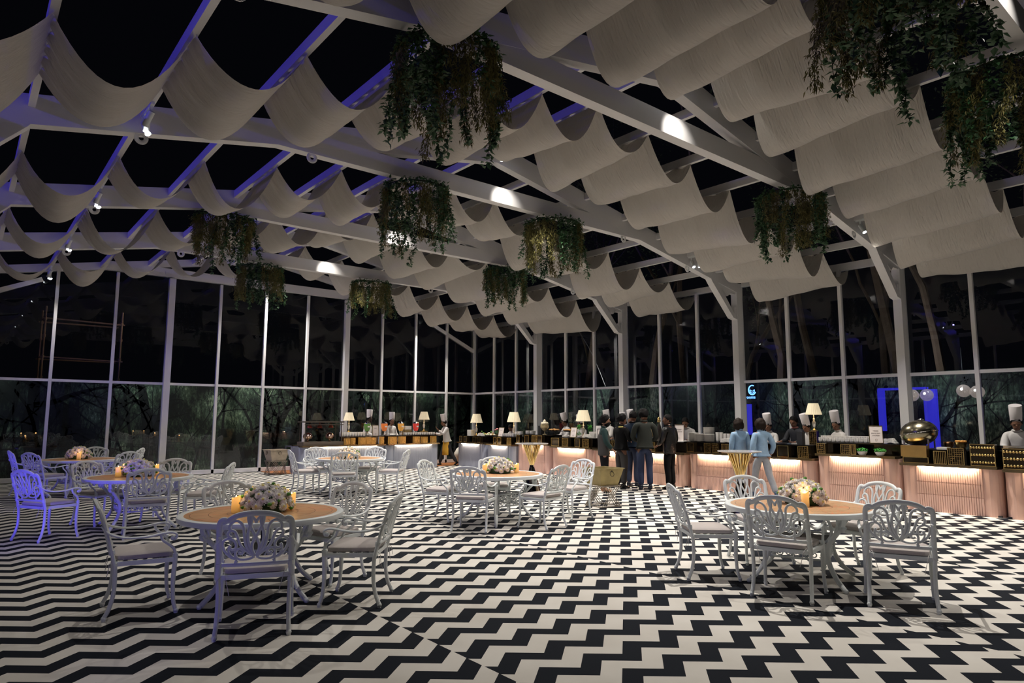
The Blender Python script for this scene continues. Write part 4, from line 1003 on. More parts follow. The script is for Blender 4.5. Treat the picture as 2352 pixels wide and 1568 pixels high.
# juice jars
def jar(x, col, lab):
    t = empty('juice_dispenser', (x, -1.30, 1.041), 0, lab, 'juice dispenser', 'juice dispensers')
    b = MB(); b.lathe([(.07, 0), (.07, .012), (.045, .02), (.04, .13), (.055, .15)], 16); b.build('steel_foot', M_chrome, t, True)
    b = MB(); b.lathe([(.055, .15), (.085, .22), (.10, .30), (.105, .385)], 20); b.build('juice', mat('juice %s' % lab.split()[0], col, .15, emit=col, es=.12), t, True)
    b = MB(); b.lathe([(.107, .385), (.105, .40), (.05, .44), (.015, .455), (.015, .47)], 20); b.build('lid', M_chrome, t, True)
    b = MB(); b.box(-.035, .035, -.112, -.104, .27, .31); b.build('label_tag', M_porc, t)
    b = MB(); b.tube([(0, -.05, .09), (0, -.10, .085), (0, -.11, .06)], .009, 6); b.build('tap', M_chrome, t, True)
jar(-5.10, (.10, .22, .05), 'green juice jar left of the framed card on the left bar'); jar(-4.50, (.85, .22, .05), 'orange juice jar between the two chefs'); jar(-3.90, (.85, .42, .08), 'amber juice jar right of the second chef'); jar(-3.34, (.75, .05, .04), 'red juice jar left of the cream-shaded lamp')
heap('white_dish', -4.22, -1.36, 1.041, .10, .08, 12, .022, [M_porc], 'dish of small white pieces between the orange and amber jars', 'food', 6, .02, M_porc)
b = MB(); b.box(-.13, .13, -.1, .1, 0, .18); tag(b.build('wooden_crate', mat('olive wood', (.22, .16, .07), .6), None, loc=(-3.62, -1.2, 1.051)), 'olive crate between the amber and red juice jars', 'crate'); napkin_stack(-3.62, -1.2, 1.232, 8, .24, 'white napkins piled on the olive crate')
# warming rack with heat lamps
t = empty('warming_rack', (-6.60, -1.28, .80), 0, 'dark warming rack with copper heat lamps at the left end of the bar', 'rack')
M_rk = mat('dark bronze rack', (.10, .085, .07), .4, .5)
b = MB(); b.box(-.62, .62, -.24, .24, .0, .10); b.build('base_box', mat('taupe metal', (.20, .17, .14), .4, .5), t)
b = MB(); b.box(-.62, .62, -.26, .26, .66, .70); b.beam((-.60, -.24, .60), (.60, -.24, .60), .02, .02); b.build('roof_panel', M_rk, t)
for sx in (-.56, .56):
    for sy in (-.2, .2): b = MB(); b.beam((sx, sy, .10), (sx, sy, .66), .022, .022); b.build('post', M_rk, t)
for sx in (-.36, -.05, .30): b = MB(); b.lathe([(.075, .50), (.07, .55), (.02, .61), (.008, .66)], 14, Tm(sx, -.02, 0)); b.build('heat_lamp', mat('red copper lamp', (.45, .10, .07), .25, .8), t, True)
def pan(x, lab):
    t = empty('round_chafer', (x, -1.28, .902), 0, lab, 'chafing dish'); b = MB(); b.lathe([(.06, 0), (.02, .03), (.03, .06), (.12, .10), (.135, .15)], 18, capt=False); b.build('pan', mat('warm steel', (.6, .42, .3), .2, 1.0), t, True)
    b = MB(); b.lathe([(.138, .15), (.12, .21), (.06, .255), (.0, .27)], 18, capt=False); b.build('cover', mat('rosy steel', (.62, .42, .38), .16, 1.0), t, True)
pan(-7.0, 'round chafer at the left of the warming rack'); pan(-6.32, 'round chafer at the right of the warming rack')
# white bin bag beside the bar
b = MB(); b.ball((0,0,.3), .3, 18, 12, (.75, .75, 1.0)); rnd = random.Random(4)
b.v = [(x*(1+.1*noise.noise(Vector((x*7, y*7, z*7)))), y*(1+.25*noise.noise(Vector((x*9, y*9, z*5)))), max(0, z+.06*noise.noise(Vector((x*8, y*8, z*8))))) for x, y, z in b.v]
tag(b.build('cloth_bundle', mat('white crumpled cloth', (.72, .68, .6), .85), None, 'all', (-1.25, -.9, .013)), 'bundle of white cloth on the plywood between the two bar sections', 'cloth')
# ------------------------------------------------------------------ people
def skin_obj(name, nodes, links, root, mt, parent, sub=2, smooth='all', fat=1.24):
    """nodes: {name: (pos, (rx, ry))}"""
    idx = {k: i for i, k in enumerate(nodes)}
    me = bpy.data.meshes.new('sk'); me.from_pydata([n[0] for n in nodes.values()], [(idx[a], idx[b]) for a, b in links], [])
    o = bpy.data.objects.new('sk', me); C.objects.link(o)
    md = o.modifiers.new('s', 'SKIN'); md.use_smooth_shade = True; md.branch_smoothing = .6
    me_sk = me.skin_vertices[0] if me.skin_vertices else None
    if me_sk is None: raise RuntimeError('no skin layer')
    for k, i in idx.items():
        r = nodes[k][1]; me_sk.data[i].radius = (r[0]*fat, r[1]*fat); me_sk.data[i].use_root = (k == root)
    sb = o.modifiers.new('b', 'SUBSURF'); sb.levels = sub; sb.render_levels = sub
    dg = bpy.context.evaluated_depsgraph_get(); m2 = bpy.data.meshes.new_from_object(o.evaluated_get(dg)); bpy.data.objects.remove(o); bpy.data.meshes.remove(me)
    m2.materials.clear(); m2.materials.append(mt); m2.polygons.foreach_set('use_smooth', [True]*len(m2.polygons))
    q = bpy.data.objects.new(name, m2); C.objects.link(q)
    if parent is not None: q.parent = parent
    return q
M_skin = mat('brown skin', (.22, .105, .062), .55); M_skin2 = mat('light brown skin', (.30, .155, .095), .55); M_hair = mat('black hair', (.006, .005, .005), .75, spec=.15)
M_eye = mat('dark eye', (.01, .008, .008), .2); M_lip = mat('lip', (.20, .07, .055), .5)
def person(loc, rz, H, label, shirt, pants, shoes=None, cat='person', group=None, skin=None, hat=0.0, lean=0.0, arms=((.05, .02, -.26), (.05, .02, -.26)), fore=None, head_turn=0.0, head_down=0.0, step=0.0, hair='short', beard=False, apron=None, vest=None, jacket_len=.0, scarf=None, stout=1.0, seat=None, base=0.0, hands=True, name='person', collar=None, longsleeve=True):
    skin = skin or M_skin; s = H/1.75
    t = empty(name, (loc[0], loc[1], base), rz, label, cat, group)
    def V(x, y, z):
        # lean the upper body forward (towards +y) about the hips
        if z > .95:
            dz = z-.95; y2 = y+math.sin(lean)*dz; z2 = .95+math.cos(lean)*dz; return Vector((x*s, y2*s, z2*s))
        return Vector((x*s, y*s, z*s))
    w = .185*stout
    P = {'pel': V(0, 0, .95), 'bel': V(0, .01, 1.08), 'che': V(0, .0, 1.28), 'col': V(0, -.005, 1.43), 'nek': V(0, .005, 1.50), 'nk2': V(0, .02, 1.54)}
    sh = {}; el = {}; wr = {}
    for sx, (ax, ay, az), fa in ((-1, arms[0], (fore or ((.0, .10, -.24),)*2)[0]), (1, arms[1], (fore or ((.0, .10, -.24),)*2)[1])):
        sh[sx] = V(sx*w, -.005, 1.42); u = Vector((sx*ax, ay, az)); u = u.normalized()*.285*s; el[sx] = sh[sx]+u
        f = Vector((sx*fa[0], fa[1], fa[2])).normalized()*.25*s; wr[sx] = el[sx]+f
    hip = {-1: V(-.09, 0, .92), 1: V(.09, 0, .92)}; kn = {}; an = {}
    for sx in (-1, 1):
        st = step*sx; kn[sx] = V(sx*.095, st*.5+.02, .50+(.02 if st else 0)); an[sx] = V(sx*.10, st*1.0-.01 if st >= 0 else st*1.15-.05, .085 if st >= 0 else .12)
    # continuous body
    N = {'pel': (P['pel'], (.12*s*stout, .10*s)), 'bel': (P['bel'], (.11*s*stout, .09*s)), 'che': (P['che'], (.125*s*stout, .10*s)), 'col': (P['col'], (.085*s, .065*s)), 'nek': (P['nek'], (.050*s, .050*s)), 'nk2': (P['nk2'], (.048*s, .048*s))}
    E = [('pel', 'bel'), ('bel', 'che'), ('che', 'col'), ('col', 'nek'), ('nek', 'nk2')]
    for sx, c in ((-1, 'l'), (1, 'r')):
        N['s'+c] = (sh[sx], (.050*s,)*2); N['e'+c] = (el[sx], (.036*s,)*2); N['w'+c] = (wr[sx], (.024*s, .026*s))
        N['h'+c] = (hip[sx], (.080*s,)*2); N['k'+c] = (kn[sx], (.052*s,)*2); N['a'+c] = (an[sx], (.036*s,)*2)
        E += [('col', 's'+c), ('s'+c, 'e'+c), ('e'+c, 'w'+c), ('pel', 'h'+c), ('h'+c, 'k'+c), ('k'+c, 'a'+c)]
    body = skin_obj('body', N, E, 'pel', skin, t, fat=1.05)
    # head (same mesh): skull, jaw, nose, ears, brow, plus hands with five fingers
    hd = P['nk2']+Vector((0, .028*s+math.sin(lean)*.03, .082*s)); HM = Matrix.Translation(hd) @ Matrix.Rotation(head_turn, 4, 'Z') @ Matrix.Rotation(-head_down-lean*.5, 4, 'X')
    b = MB(); R = .105*s
    def hb(c, r, sc, n=14, m=10):
        i0 = len(b.v); b.ball((0,0,0), r, n, m, sc)
        for i in range(i0, len(b.v)): b.v[i] = tuple(HM @ (Vector(b.v[i])+Vector(c)))
    hb((0, -.005*s, .02*s), R, (.78, .95, 1.05), 20, 14); hb((0, .022*s, -.045*s), R*.72, (.80, .92, .95)); hb((0, .095*s, -.012*s), R*.17, (.8, 1.1, 1.5), 8, 6); hb((0, .083*s, .022*s), R*.22, (2.3, .5, .45), 10, 6)
    for sx in (-1, 1): hb((sx*.081*s, -.005*s, .0), R*.22, (.4, .8, 1.3), 8, 6)
    if hands:
        for sx in (-1, 1):
            d = (wr[sx]-el[sx]).normalized(); side = Vector((1, 0, 0)) if abs(d.x) < .8 else Vector((0, 1, 0)); side = (side-d*side.dot(d)).normalized(); nr = d.cross(side)
            p0 = wr[sx]; L_ = .088*s
            b.tube([p0-d*.01, p0+d*L_*.35, p0+d*L_*.75, p0+d*L_], [.024*s, .032*s, .036*s, .030*s], 8, flat=.55, nrm=nr)
            for f in range(4):
                o_ = side*((f-1.5)*.019*s); ln = (.062, .072, .068, .052)[f]*s; q0 = p0+d*L_*.92+o_
                cu = nr*(.012*s*(1+.2*f))*(1 if sx > 0 else -1)
                b.tube([q0, q0+d*ln*.45+cu*.4, q0+d*ln*.8+cu*1.4, q0+d*ln+cu*2.2], [.0095*s, .009*s, .008*s, .006*s], 6)
            th = side*(-sx if abs(d.z) > .5 else 1)*1.0
            b.tube([p0+d*L_*.2+th*.02*s, p0+d*L_*.55+th*.045*s, p0+d*L_*.9+th*.052*s], [.012*s, .0105*s, .008*s], 6)
    me = b.mesh('hm', skin, 'all')
    bm = bmesh.new(); bm.from_mesh(body.data); bm.from_mesh(me); bm.to_mesh(body.data); bm.free(); bpy.data.meshes.remove(me)
    body.data.polygons.foreach_set('use_smooth', [True]*len(body.data.polygons))
    # eyes and mouth
    for sx in (-1, 1):
        b = MB(); b.ball(HM @ Vector((sx*.032*s, .083*s, .008*s)), .0105*s, 8, 6, (1.3, .6, .8)); b.build('eye', M_eye, t, 'all')
    b = MB(); b.ball(HM @ Vector((0, .087*s, -.05*s)), .019*s, 8, 5, (1.2, .45, .38)); b.build('mouth', M_lip, t, 'all')
    def cap(name, r, sc, off, cut, mt, rough=.0, back=None):
        b = MB(); b.ball((0,0,0), r, 24, 16, sc); V2 = []
        for v in b.v:
            v = Vector(v)
            if cut is not None:
                lim = cut[0]+cut[1]*max(0, v.y/r)
                if v.z < lim*r:
                    q_ = min(1, (lim*r-v.z)/r); v.x *= 1-.22*q_; v.y *= (1-.30*q_) if v.y > 0 else (1-.18*q_); v.z = lim*r+.02*r*q_
            if rough: v *= 1+rough*noise.noise(v*60)+rough*.8*noise.noise(v*25)
            V2.append(tuple(HM @ (v+Vector(off))))
        b.v = V2; return b.build(name, mt, t, 'all')
    if hair == 'short': cap('hair', R*1.06, (.84, 1.02, 1.08), (0, -.012*s, .030*s), (-.60, 1.25), M_hair, .10)
    elif hair == 'thick': cap('hair', R*1.14, (.90, 1.03, 1.1), (0, -.012*s, .038*s), (-.60, 1.20), M_hair, .20)
    elif hair == 'bob':
        cap('hair', R*1.2, (.94, 1.05, 1.25), (0, -.02*s, .0), (-.95, 1.35), mat('dark brown hair', (.016, .009, .006), .7, spec=.2), .16)
    elif hair == 'back': cap('hair', R*1.05, (.82, 1.0, 1.0), (0, -.018*s, .012*s), (-.45, .8), M_hair, .05)
    if beard: cap('beard', R*.76, (.86, .98, .95), (0, .026*s, -.052*s), None, M_hair, .06)
    if hat:
        b = MB(); n = 28; hM = HM @ Matrix.Translation((0, -.012*s, .055*s)); rr = .092*s
        b.lathe([(rr, 0), (rr, .06), (rr*1.01, .064), (rr*1.04, .10), (rr*1.10, hat*.98), (rr*1.07, hat), (rr*.5, hat*.985)], n, hM); b.build('chef_hat', mat('white chef hat', (.74, .70, .71), .8), t, True)
    # trousers
    jp = pants
    N = {'w': (V(0, 0, 1.0), (.135*s*stout, .11*s)), 'p': (V(0, 0, .93), (.14*s*stout, .115*s))}; E = [('w', 'p')]
    for sx, c in ((-1, 'l'), (1, 'r')):
        md_ = (hip[sx]+kn[sx])/2
        N['h'+c] = (hip[sx]+Vector((0, 0, -.05*s)), (.094*s,)*2); N['m'+c] = (md_, (.080*s,)*2); N['k'+c] = (kn[sx], (.064*s,)*2); N['c'+c] = ((kn[sx]+an[sx])/2+Vector((0, -.015*s, 0)), (.060*s,)*2); N['a'+c] = (an[sx]+Vector((0, 0, .02*s)), (.055*s,)*2)
        E += [('p', 'h'+c), ('h'+c, 'm'+c), ('m'+c, 'k'+c), ('k'+c, 'c'+c), ('c'+c, 'a'+c)]
    skin_obj('trousers', N, E, 'p', jp, t)
    # jacket or shirt with sleeves
    N = {'h': (V(0, 0, .93-jacket_len), (.142*s*stout, .120*s)), 'w': (V(0, .005, 1.06), (.140*s*stout, .115*s)), 'c': (V(0, .0, 1.27), (.150*s*stout, .118*s)), 'k': (V(0, -.005, 1.42), (.100*s, .078*s)), 'n': (V(0, .006, 1.50), (.060*s, .058*s))}
    E = [('h', 'w'), ('w', 'c'), ('c', 'k'), ('k', 'n')]
    for sx, c in ((-1, 'l'), (1, 'r')):
        N['s'+c] = (sh[sx]+Vector((0, 0, -.004)), (.066*s,)*2); N['e'+c] = (el[sx], (.052*s,)*2); fr = .9 if longsleeve else .35; N['w'+c] = (el[sx].lerp(wr[sx], fr), (.040*s,)*2)
        E += [('k', 's'+c), ('s'+c, 'e'+c), ('e'+c, 'w'+c)]
    skin_obj('jacket' if cat == 'person' and not hat else 'chef_jacket', N, E, 'w', shirt, t)
    if vest is not None:
        N = {'h': (V(0, 0, .90-jacket_len), (.152*s*stout, .128*s)), 'w': (V(0, .005, 1.06), (.150*s*stout, .124*s)), 'c': (V(0, .0, 1.27), (.158*s*stout, .128*s)), 'k': (V(0, -.005, 1.40), (.118*s, .088*s))}
        skin_obj('vest', N, [('h', 'w'), ('w', 'c'), ('c', 'k')], 'w', vest, t)
    if collar is None and not hat: collar = shirt
    if collar is not None:
        b = MB(); b.tube([V(.066*math.cos(a), .008+.062*math.sin(a), 1.50+.012*math.sin(a+PI)) for a in [2*PI*k/16 for k in range(16)]], .016*s, 6, closed=True); b.build('collar', collar, t, 'all')
    if scarf is not None:
        b = MB(); b.tube([V(-.10, .06, 1.42), V(-.11, .12, 1.33), V(-.10, .13, 1.2)], .03*s, 8, flat=.5); b.tube([V(.02, -.08, 1.46), V(.10, -.03, 1.46), V(.13, .05, 1.38)], .035*s, 8, flat=.6); b.build('shoulder_patch', scarf, t, 'all')
    if apron is not None:
        b = MB(); n = 14; rows = []
        for zz, rr, yo in ((1.04, .150, .0), (.93, .160, .005), (.75, .165, .02), (.55, .17, .03), (.40, .175, .03)):
            rows.append([V(rr*math.sin(a)*(1.0), rr*.86*math.cos(a)+yo, zz) for a in [-1.9+3.8*k/n for k in range(n+1)]])
        vs = [p for r_ in rows for p in r_]; fs = [(i*(n+1)+k, i*(n+1)+k+1, (i+1)*(n+1)+k+1, (i+1)*(n+1)+k) for i in range(len(rows)-1) for k in range(n)]
        b.add(vs, fs); o = b.build('apron', apron, t, 'all'); md = o.modifiers.new('th', 'SOLIDIFY'); md.thickness = .008
    for sx in (-1, 1):
        b = MB(); a = an[sx]; up = step*sx < 0
        tip = -.55 if up else 0
        M = Matrix.Translation(a) @ Matrix.Rotation(tip, 4, 'X')
        b.tube([M @ Vector((0, -.065*s, -.045*s)), M @ Vector((0, -.03*s, -.030*s)), M @ Vector((0, .03*s, -.035*s)), M @ Vector((0, .10*s, -.052*s)), M @ Vector((0, .165*s, -.060*s))], [.030*s, .048*s, .046*s, .042*s, .026*s], 10, flat=.82, nrm=(0, 0, 1))
        b.tube([M @ Vector((0, -.02*s, -.02*s)), M @ Vector((0, -.015*s, .03*s))], [.046*s, .044*s], 10)
        o = b.build('shoe', shoes or M_black, t, 'all')
    return t
RT = math.radians
jean_d = mat('dark blue denim', (.035, .05, .10), .8, noise_amt=.35, nscale=9); jean_l = mat('faded grey denim', (.30, .32, .35), .8, noise_amt=.2, nscale=12); denim = mat('light blue denim jacket', (.26, .40, .56), .8, noise_amt=.35, nscale=9)
blk = mat('black cloth', (.008, .008, .009), .9, spec=.15); whitec = mat('white chef cotton', (.62, .60, .58), .8)
person((-3.82, -10.06), RT(228), 1.66, 'bearded man in grey waistcoat and green sleeves beside the brass tub', mat('bottle green cloth', (.008, .035, .033), .8), blk, mat('tan leather', (.30, .13, .05), .5), group='standing guests', vest=mat('dark grey waistcoat', (.045, .042, .038), .8), beard=True, hair='thick', arms=((.05, -.02, -.28), (.06, .03, -.27)), fore=((.0, .10, -.22), (-.1, .18, -.18)), jacket_len=.10, skin=M_skin2)
person((-2.95, -9.80), RT(262), 1.69, 'man in black pullover with yellow shoulder patches, holding his hands in front', mat('black knit', (.008, .008, .008), .9, spec=.15), mat('charcoal trousers', (.04, .038, .036), .8), M_black, group='standing guests', scarf=mat('yellow printed cloth', (.65, .55, .15), .8), hair='thick', arms=((.05, .04, -.27), (.05, .08, -.26)), fore=((-.3, .22, -.02), (-.3, .24, .02)), head_turn=-.2)
person((-2.48, -9.75), RT(285), 1.77, 'man in navy jacket and ripped jeans, his head bowed', mat('navy jacket cloth', (.008, .016, .032), .8, spec=.2), jean_d, mat('navy shoe', (.01, .014, .03), .6), group='standing guests', hair='short', arms=((.06, .03, -.27), (.06, .10, -.25)), fore=((-.1, .22, .0), (-.3, .22, .02)), head_down=.25, collar=blk)
person((-2.81, -10.39), RT(318), 1.80, 'man in dark grey bomber jacket and blue jeans, seen from behind', mat('dark grey green jacket', (.028, .031, .027), .85, spec=.2), mat('indigo denim', (.025, .040, .095), .8, noise_amt=.3, nscale=8), mat('navy shoe', (.01, .014, .03), .6), group='standing guests', hair='thick', stout=1.06, arms=((.07, .01, -.27), (.07, .01, -.27)), fore=((-.12, .20, -.08), (-.12, .20, -.08)), head_turn=-.75, collar=mat('dark grey green jacket', (.04, .044, .038), .8))
person((-2.22, -10.63), RT(8), 1.69, 'stout man in shiny black leather jacket facing left', mat('black leather', (.007, .007, .007), .3, bump=(18, .6, .03)), blk, M_black, group='standing guests', hair='short', stout=1.22, arms=((.06, .03, -.27), (.08, -.01, -.28)), fore=((-.1, .20, -.12), (-.1, .14, -.22)), jacket_len=.12, head_turn=.85)
person((-1.98, -12.30), RT(322), 1.60, 'girl with dark bob in pale denim jacket, partly hidden behind the other girl', denim, jean_l, mat('blue shoe', (.05, .09, .16), .6), group='walking girls', hair='bob', stout=.85, step=.12, skin=M_skin2, arms=((.05, -.02, -.27), (.05, .02, -.27)), head_turn=-.5)
person((-2.08, -12.86), RT(330), 1.60, 'girl with dark bob in light blue denim jacket and grey jeans walking, one foot raised', denim, jean_l, mat('blue shoe', (.05, .09, .16), .6), group='walking girls', hair='bob', stout=.85, step=-.26, skin=M_skin2, arms=((.09, -.05, -.26), (.12, -.04, -.25)), fore=((.02, .03, -.25), (-.08, .06, -.24)), head_turn=.1)
CHF = [(-.42, -2.97, 100, 1.46, .0, .55, 'stooping chef with cap behind the second cream lamp'), (-.45, -5.46, 70, 1.60, .26, .1, 'chef with tall hat behind the pastry tray'),
 (-.33, -5.96, 95, 1.54, .26, .1, 'chef with tall hat just behind the sign card and the lamp'), (-.45, -7.14, 80, 1.66, .27, .0, 'chef with tall hat between the bearded man and the second man'),
 (-.28, -7.60, 90, 1.58, .27, .0, 'chef whose tall hat shows above the second man'), (-.48, -8.05, 90, 1.66, .27, .0, 'chef with the bright tall hat left of the navy-jacket man'),
 (-.45, -9.90, 110, 1.68, 0, .45, 'bare-headed cook in white leaning over right of the leather-jacket man'), (-.56, -12.2, 95, 1.55, .26, .1, 'chef with tall hat just above the walking girls'),
 (-.30, -12.70, 85, 1.66, 0, .1, 'man in dark suit and pink shirt behind the counter, between two chefs'), (-.58, -13.20, 70, 1.55, .26, .2, 'chef reaching over the tray behind the white pleated lamp'),
 (-.34, -13.72, 60, 1.60, .27, .15, 'chef with tall hat right of the white pleated lamp, head turned left'), (-.45, -16.83, 105, 1.68, .28, .25, 'chef at the right edge of the photo bending over the grill')]
for i, (x, y, a, H, hat, ln, lab) in enumerate(CHF):
    suit = i == 8
    person((x, y), RT(a), H, lab, whitec if not suit else mat('dark suit', (.010, .012, .018), .7), blk, M_black, cat='person', group=None if suit else 'cooks behind the counters', stout=.9, hat=hat, lean=ln, hair='short', arms=((.05, .10, -.25), (.05, .12, -.24)), fore=((-.05, .24, .0), (-.05, .24, .0)), head_turn=(.5 if i in (10,) else -.3 if i in (1,) else 0), head_down=.2, collar=mat('pink shirt', (.55, .22, .20), .8) if suit else whitec, skin=M_skin)
person((-4.71, -.5), RT(225), 1.68, 'dark-skinned chef with leaning tall hat behind the green juice jar', whitec, blk, M_black, hat=.27, group='cooks behind the counters', skin=mat('deep brown skin', (.06, .028, .02), .5), arms=((.05, .08, -.26),)*2, fore=((0, .22, -.08),)*2, head_turn=-.3, lean=.08)
person((-3.82, -.5), RT(200), 1.60, 'chef with tall hat behind the orange and amber juice jars', whitec, blk, M_black, hat=.27, group='cooks behind the counters', arms=((.05, .05, -.26),)*2, fore=((0, .2, -.12),)*2, head_turn=-.5)
person((-1.97, -1.10), RT(72), 1.56, 'waiter in white jacket, tall hat and mustard apron striding past the left bar', whitec, mat('black trousers', (.012, .013, .018), .8), M_black, hat=.26, group='cooks behind the counters', step=.26, apron=mat('mustard apron', (.62, .34, .035), .8), arms=((.05, .16, -.22), (.05, .12, -.24)), fore=((0, .18, .16), (0, .24, .05)), lean=.15, head_down=.1)
# ------------------------------------------------------------------ roof hangings
def leafq(b, p, d, up, L_, w_):
    s = d.cross(up)
    if s.length < 1e-4: s = d.orthogonal()
    s.normalize(); n = s.cross(d).normalized()
    b.add([p, p+d*L_*.35+s*w_*.5+n*.006, p+d*L_, p+d*L_*.35-s*w_*.5+n*.006, p+d*L_*.4], [(0, 1, 4), (1, 2, 4), (2, 3, 4), (3, 0, 4)])
def planter(x, y, z, r, seed, lab, drop=.75):
    rnd = random.Random(seed); t = empty('hanging_garland_ring', (x, y, z), 0, lab, 'hanging plant', 'leafy rings hung from the tie beams')
    b = MB(); b.tube([(r*math.cos(a), r*math.sin(a), 0) for a in [2*PI*k/40 for k in range(40)]], .010, 6, closed=True)
    for k in range(3): a = 2*PI*k/3; b.tube([(r*math.cos(a), r*math.sin(a), 0), (0, 0, .12)], .003, 4)
    b.build('hoop', M_stem, t, True)
    b = MB()
    for k in range(640):
        a = rnd.uniform(0, 2*PI); p = Vector((r*math.cos(a), r*math.sin(a), 0))+Vector((rnd.gauss(0,.03), rnd.gauss(0,.03), rnd.gauss(0,.03))); d = Vector((rnd.uniform(-1,1), rnd.uniform(-1,1), rnd.uniform(-1,.5))).normalized(); leafq(b, p, d, Vector((0,0,1)), rnd.uniform(.05,.08), rnd.uniform(.035,.05))
    b.build('ivy_wreath', M_leaf, t)
    for j in range(38):
        kind = rnd.random() < .5; b = MB()
        a = 2*PI*(j+rnd.uniform(-.4,.4))/38; p = Vector((r*math.cos(a), r*math.sin(a), 0)); L_ = drop*rnd.uniform(.5, 1.15)*(1.0 if kind else .85)
        st = [p.copy()]; dr = Vector((rnd.uniform(-.12,.12), rnd.uniform(-.12,.12), -1)).normalized(); n = int(L_/.03)
        for q in range(n):
            dr = (dr+Vector((rnd.gauss(0,.09), rnd.gauss(0,.09), -.12))).normalized(); p = p+dr*.03; st.append(p.copy())
            if kind:
                for e in range(4):
                    d = Vector((rnd.uniform(-1,1), rnd.uniform(-1,1), rnd.uniform(-.9,.2))).normalized(); leafq(b, p+Vector((rnd.gauss(0,.02), rnd.gauss(0,.02), 0)), d, Vector((0,0,1)), rnd.uniform(.05,.085), rnd.uniform(.035,.055))
            else:
                for e in range(13):
                    d = Vector((rnd.uniform(-1,1), rnd.uniform(-1,1), rnd.uniform(-1.6,-.2))).normalized(); leafq(b, p+Vector((rnd.gauss(0,.03), rnd.gauss(0,.03), 0)), d, Vector((0,0,1)), rnd.uniform(.04,.08), .014)
        b.m = 1; b.tube(st[::3], .003, 4)
        b.build('trailing_garland', [M_leaf if kind else M_leaf2, M_stem], t)
for i, (x, n, lab) in enumerate(((-11.35, 4, 'biggest leafy garland ring, upper middle left of the photo'), (-4.45, 4, 'leafy garland ring at the right, where the near tie beam meets the rafter'), (-9.45, 3, 'leafy garland ring under the lit tie beam, left of the middle'), (-6.38, 3, 'leafy garland ring in the middle of the photo above the pink counters'),
        (-11.35, 2, 'leafy garland ring at the left middle, upper one of the overlapping pair'), (-4.55, 2, 'leafy garland ring right of the middle, above the far column'), (-9.40, 1, 'leafy garland ring at the left, lower one of the overlapping pair'), (-6.35, 1, 'smallest leafy garland ring, in front of the end wall'),
        (-9.40, 5, 'leafy garlands hanging at the top right corner, left of the pair'), (-6.45, 5, 'leafy garlands hanging at the top right corner, right of the pair'))):
    planter(x, fy(n)+.03 if n < 5 else fy(n)+.25, 5.30, .50, 30+i, lab, 1.02 if n >= 3 else .92)
# track lights
def track(x, n, kind, lab):
    zz = roofz(x) if kind != 'ridge' else 6.40; y = fy(n)-.37
    t = empty('track_light', (x, y, zz), 0, lab, 'track light', 'track lights under the purlins')
    b = MB(); b.box(-.02, .02, -.27, .27, -.035, 0); b.build('rail', M_white, t)
    rnd = random.Random(int(abs(x)*10+n))
    for i in range(3):
        yy = -.19+.19*i; an = (.55, -.1, -.5)[i]; ax = (.25, .05, -.2)[i]*(1 if x < -8 else -1)
        M = Matrix.Translation((0, yy, -.12)) @ Matrix.Rotation(an, 4, 'X') @ Matrix.Rotation(ax, 4, 'Y')
        b = MB(); b.lathe([(.036, -.17), (.038, .02), (.02, .03)], 16, M, capb=False); b.lathe([(.033, -.16), (.033, 0)], 16, M, capb=False); b.box(-.018, .018, yy-.018, yy+.018, -.11, -.03)
        h = b.build('lamp_head', M_white, t, True)
        b = MB(); b.lathe([(.0001, -.160), (.032, -.160)], 16, M, capb=False, capt=False); b.build('lens', M_lens, h)
for n in range(0, 5): track(-13.46, n, 'l', 'three white spot heads on a rail, left roof slope, %s bay from the far end' % ('first second third fourth fifth'.split()[n]))
for n in (0, 2, 3, 4): track(-2.24, n, 'r', 'three white spot heads on a rail, right roof slope, %s bay from the far end' % ('first second third fourth fifth'.split()[n]))
for n in range(1, 5): track(-7.85, n, 'ridge', 'three white spot heads under the ridge, %s bay from the far end' % ('first second third fourth fifth'.split()[n]))
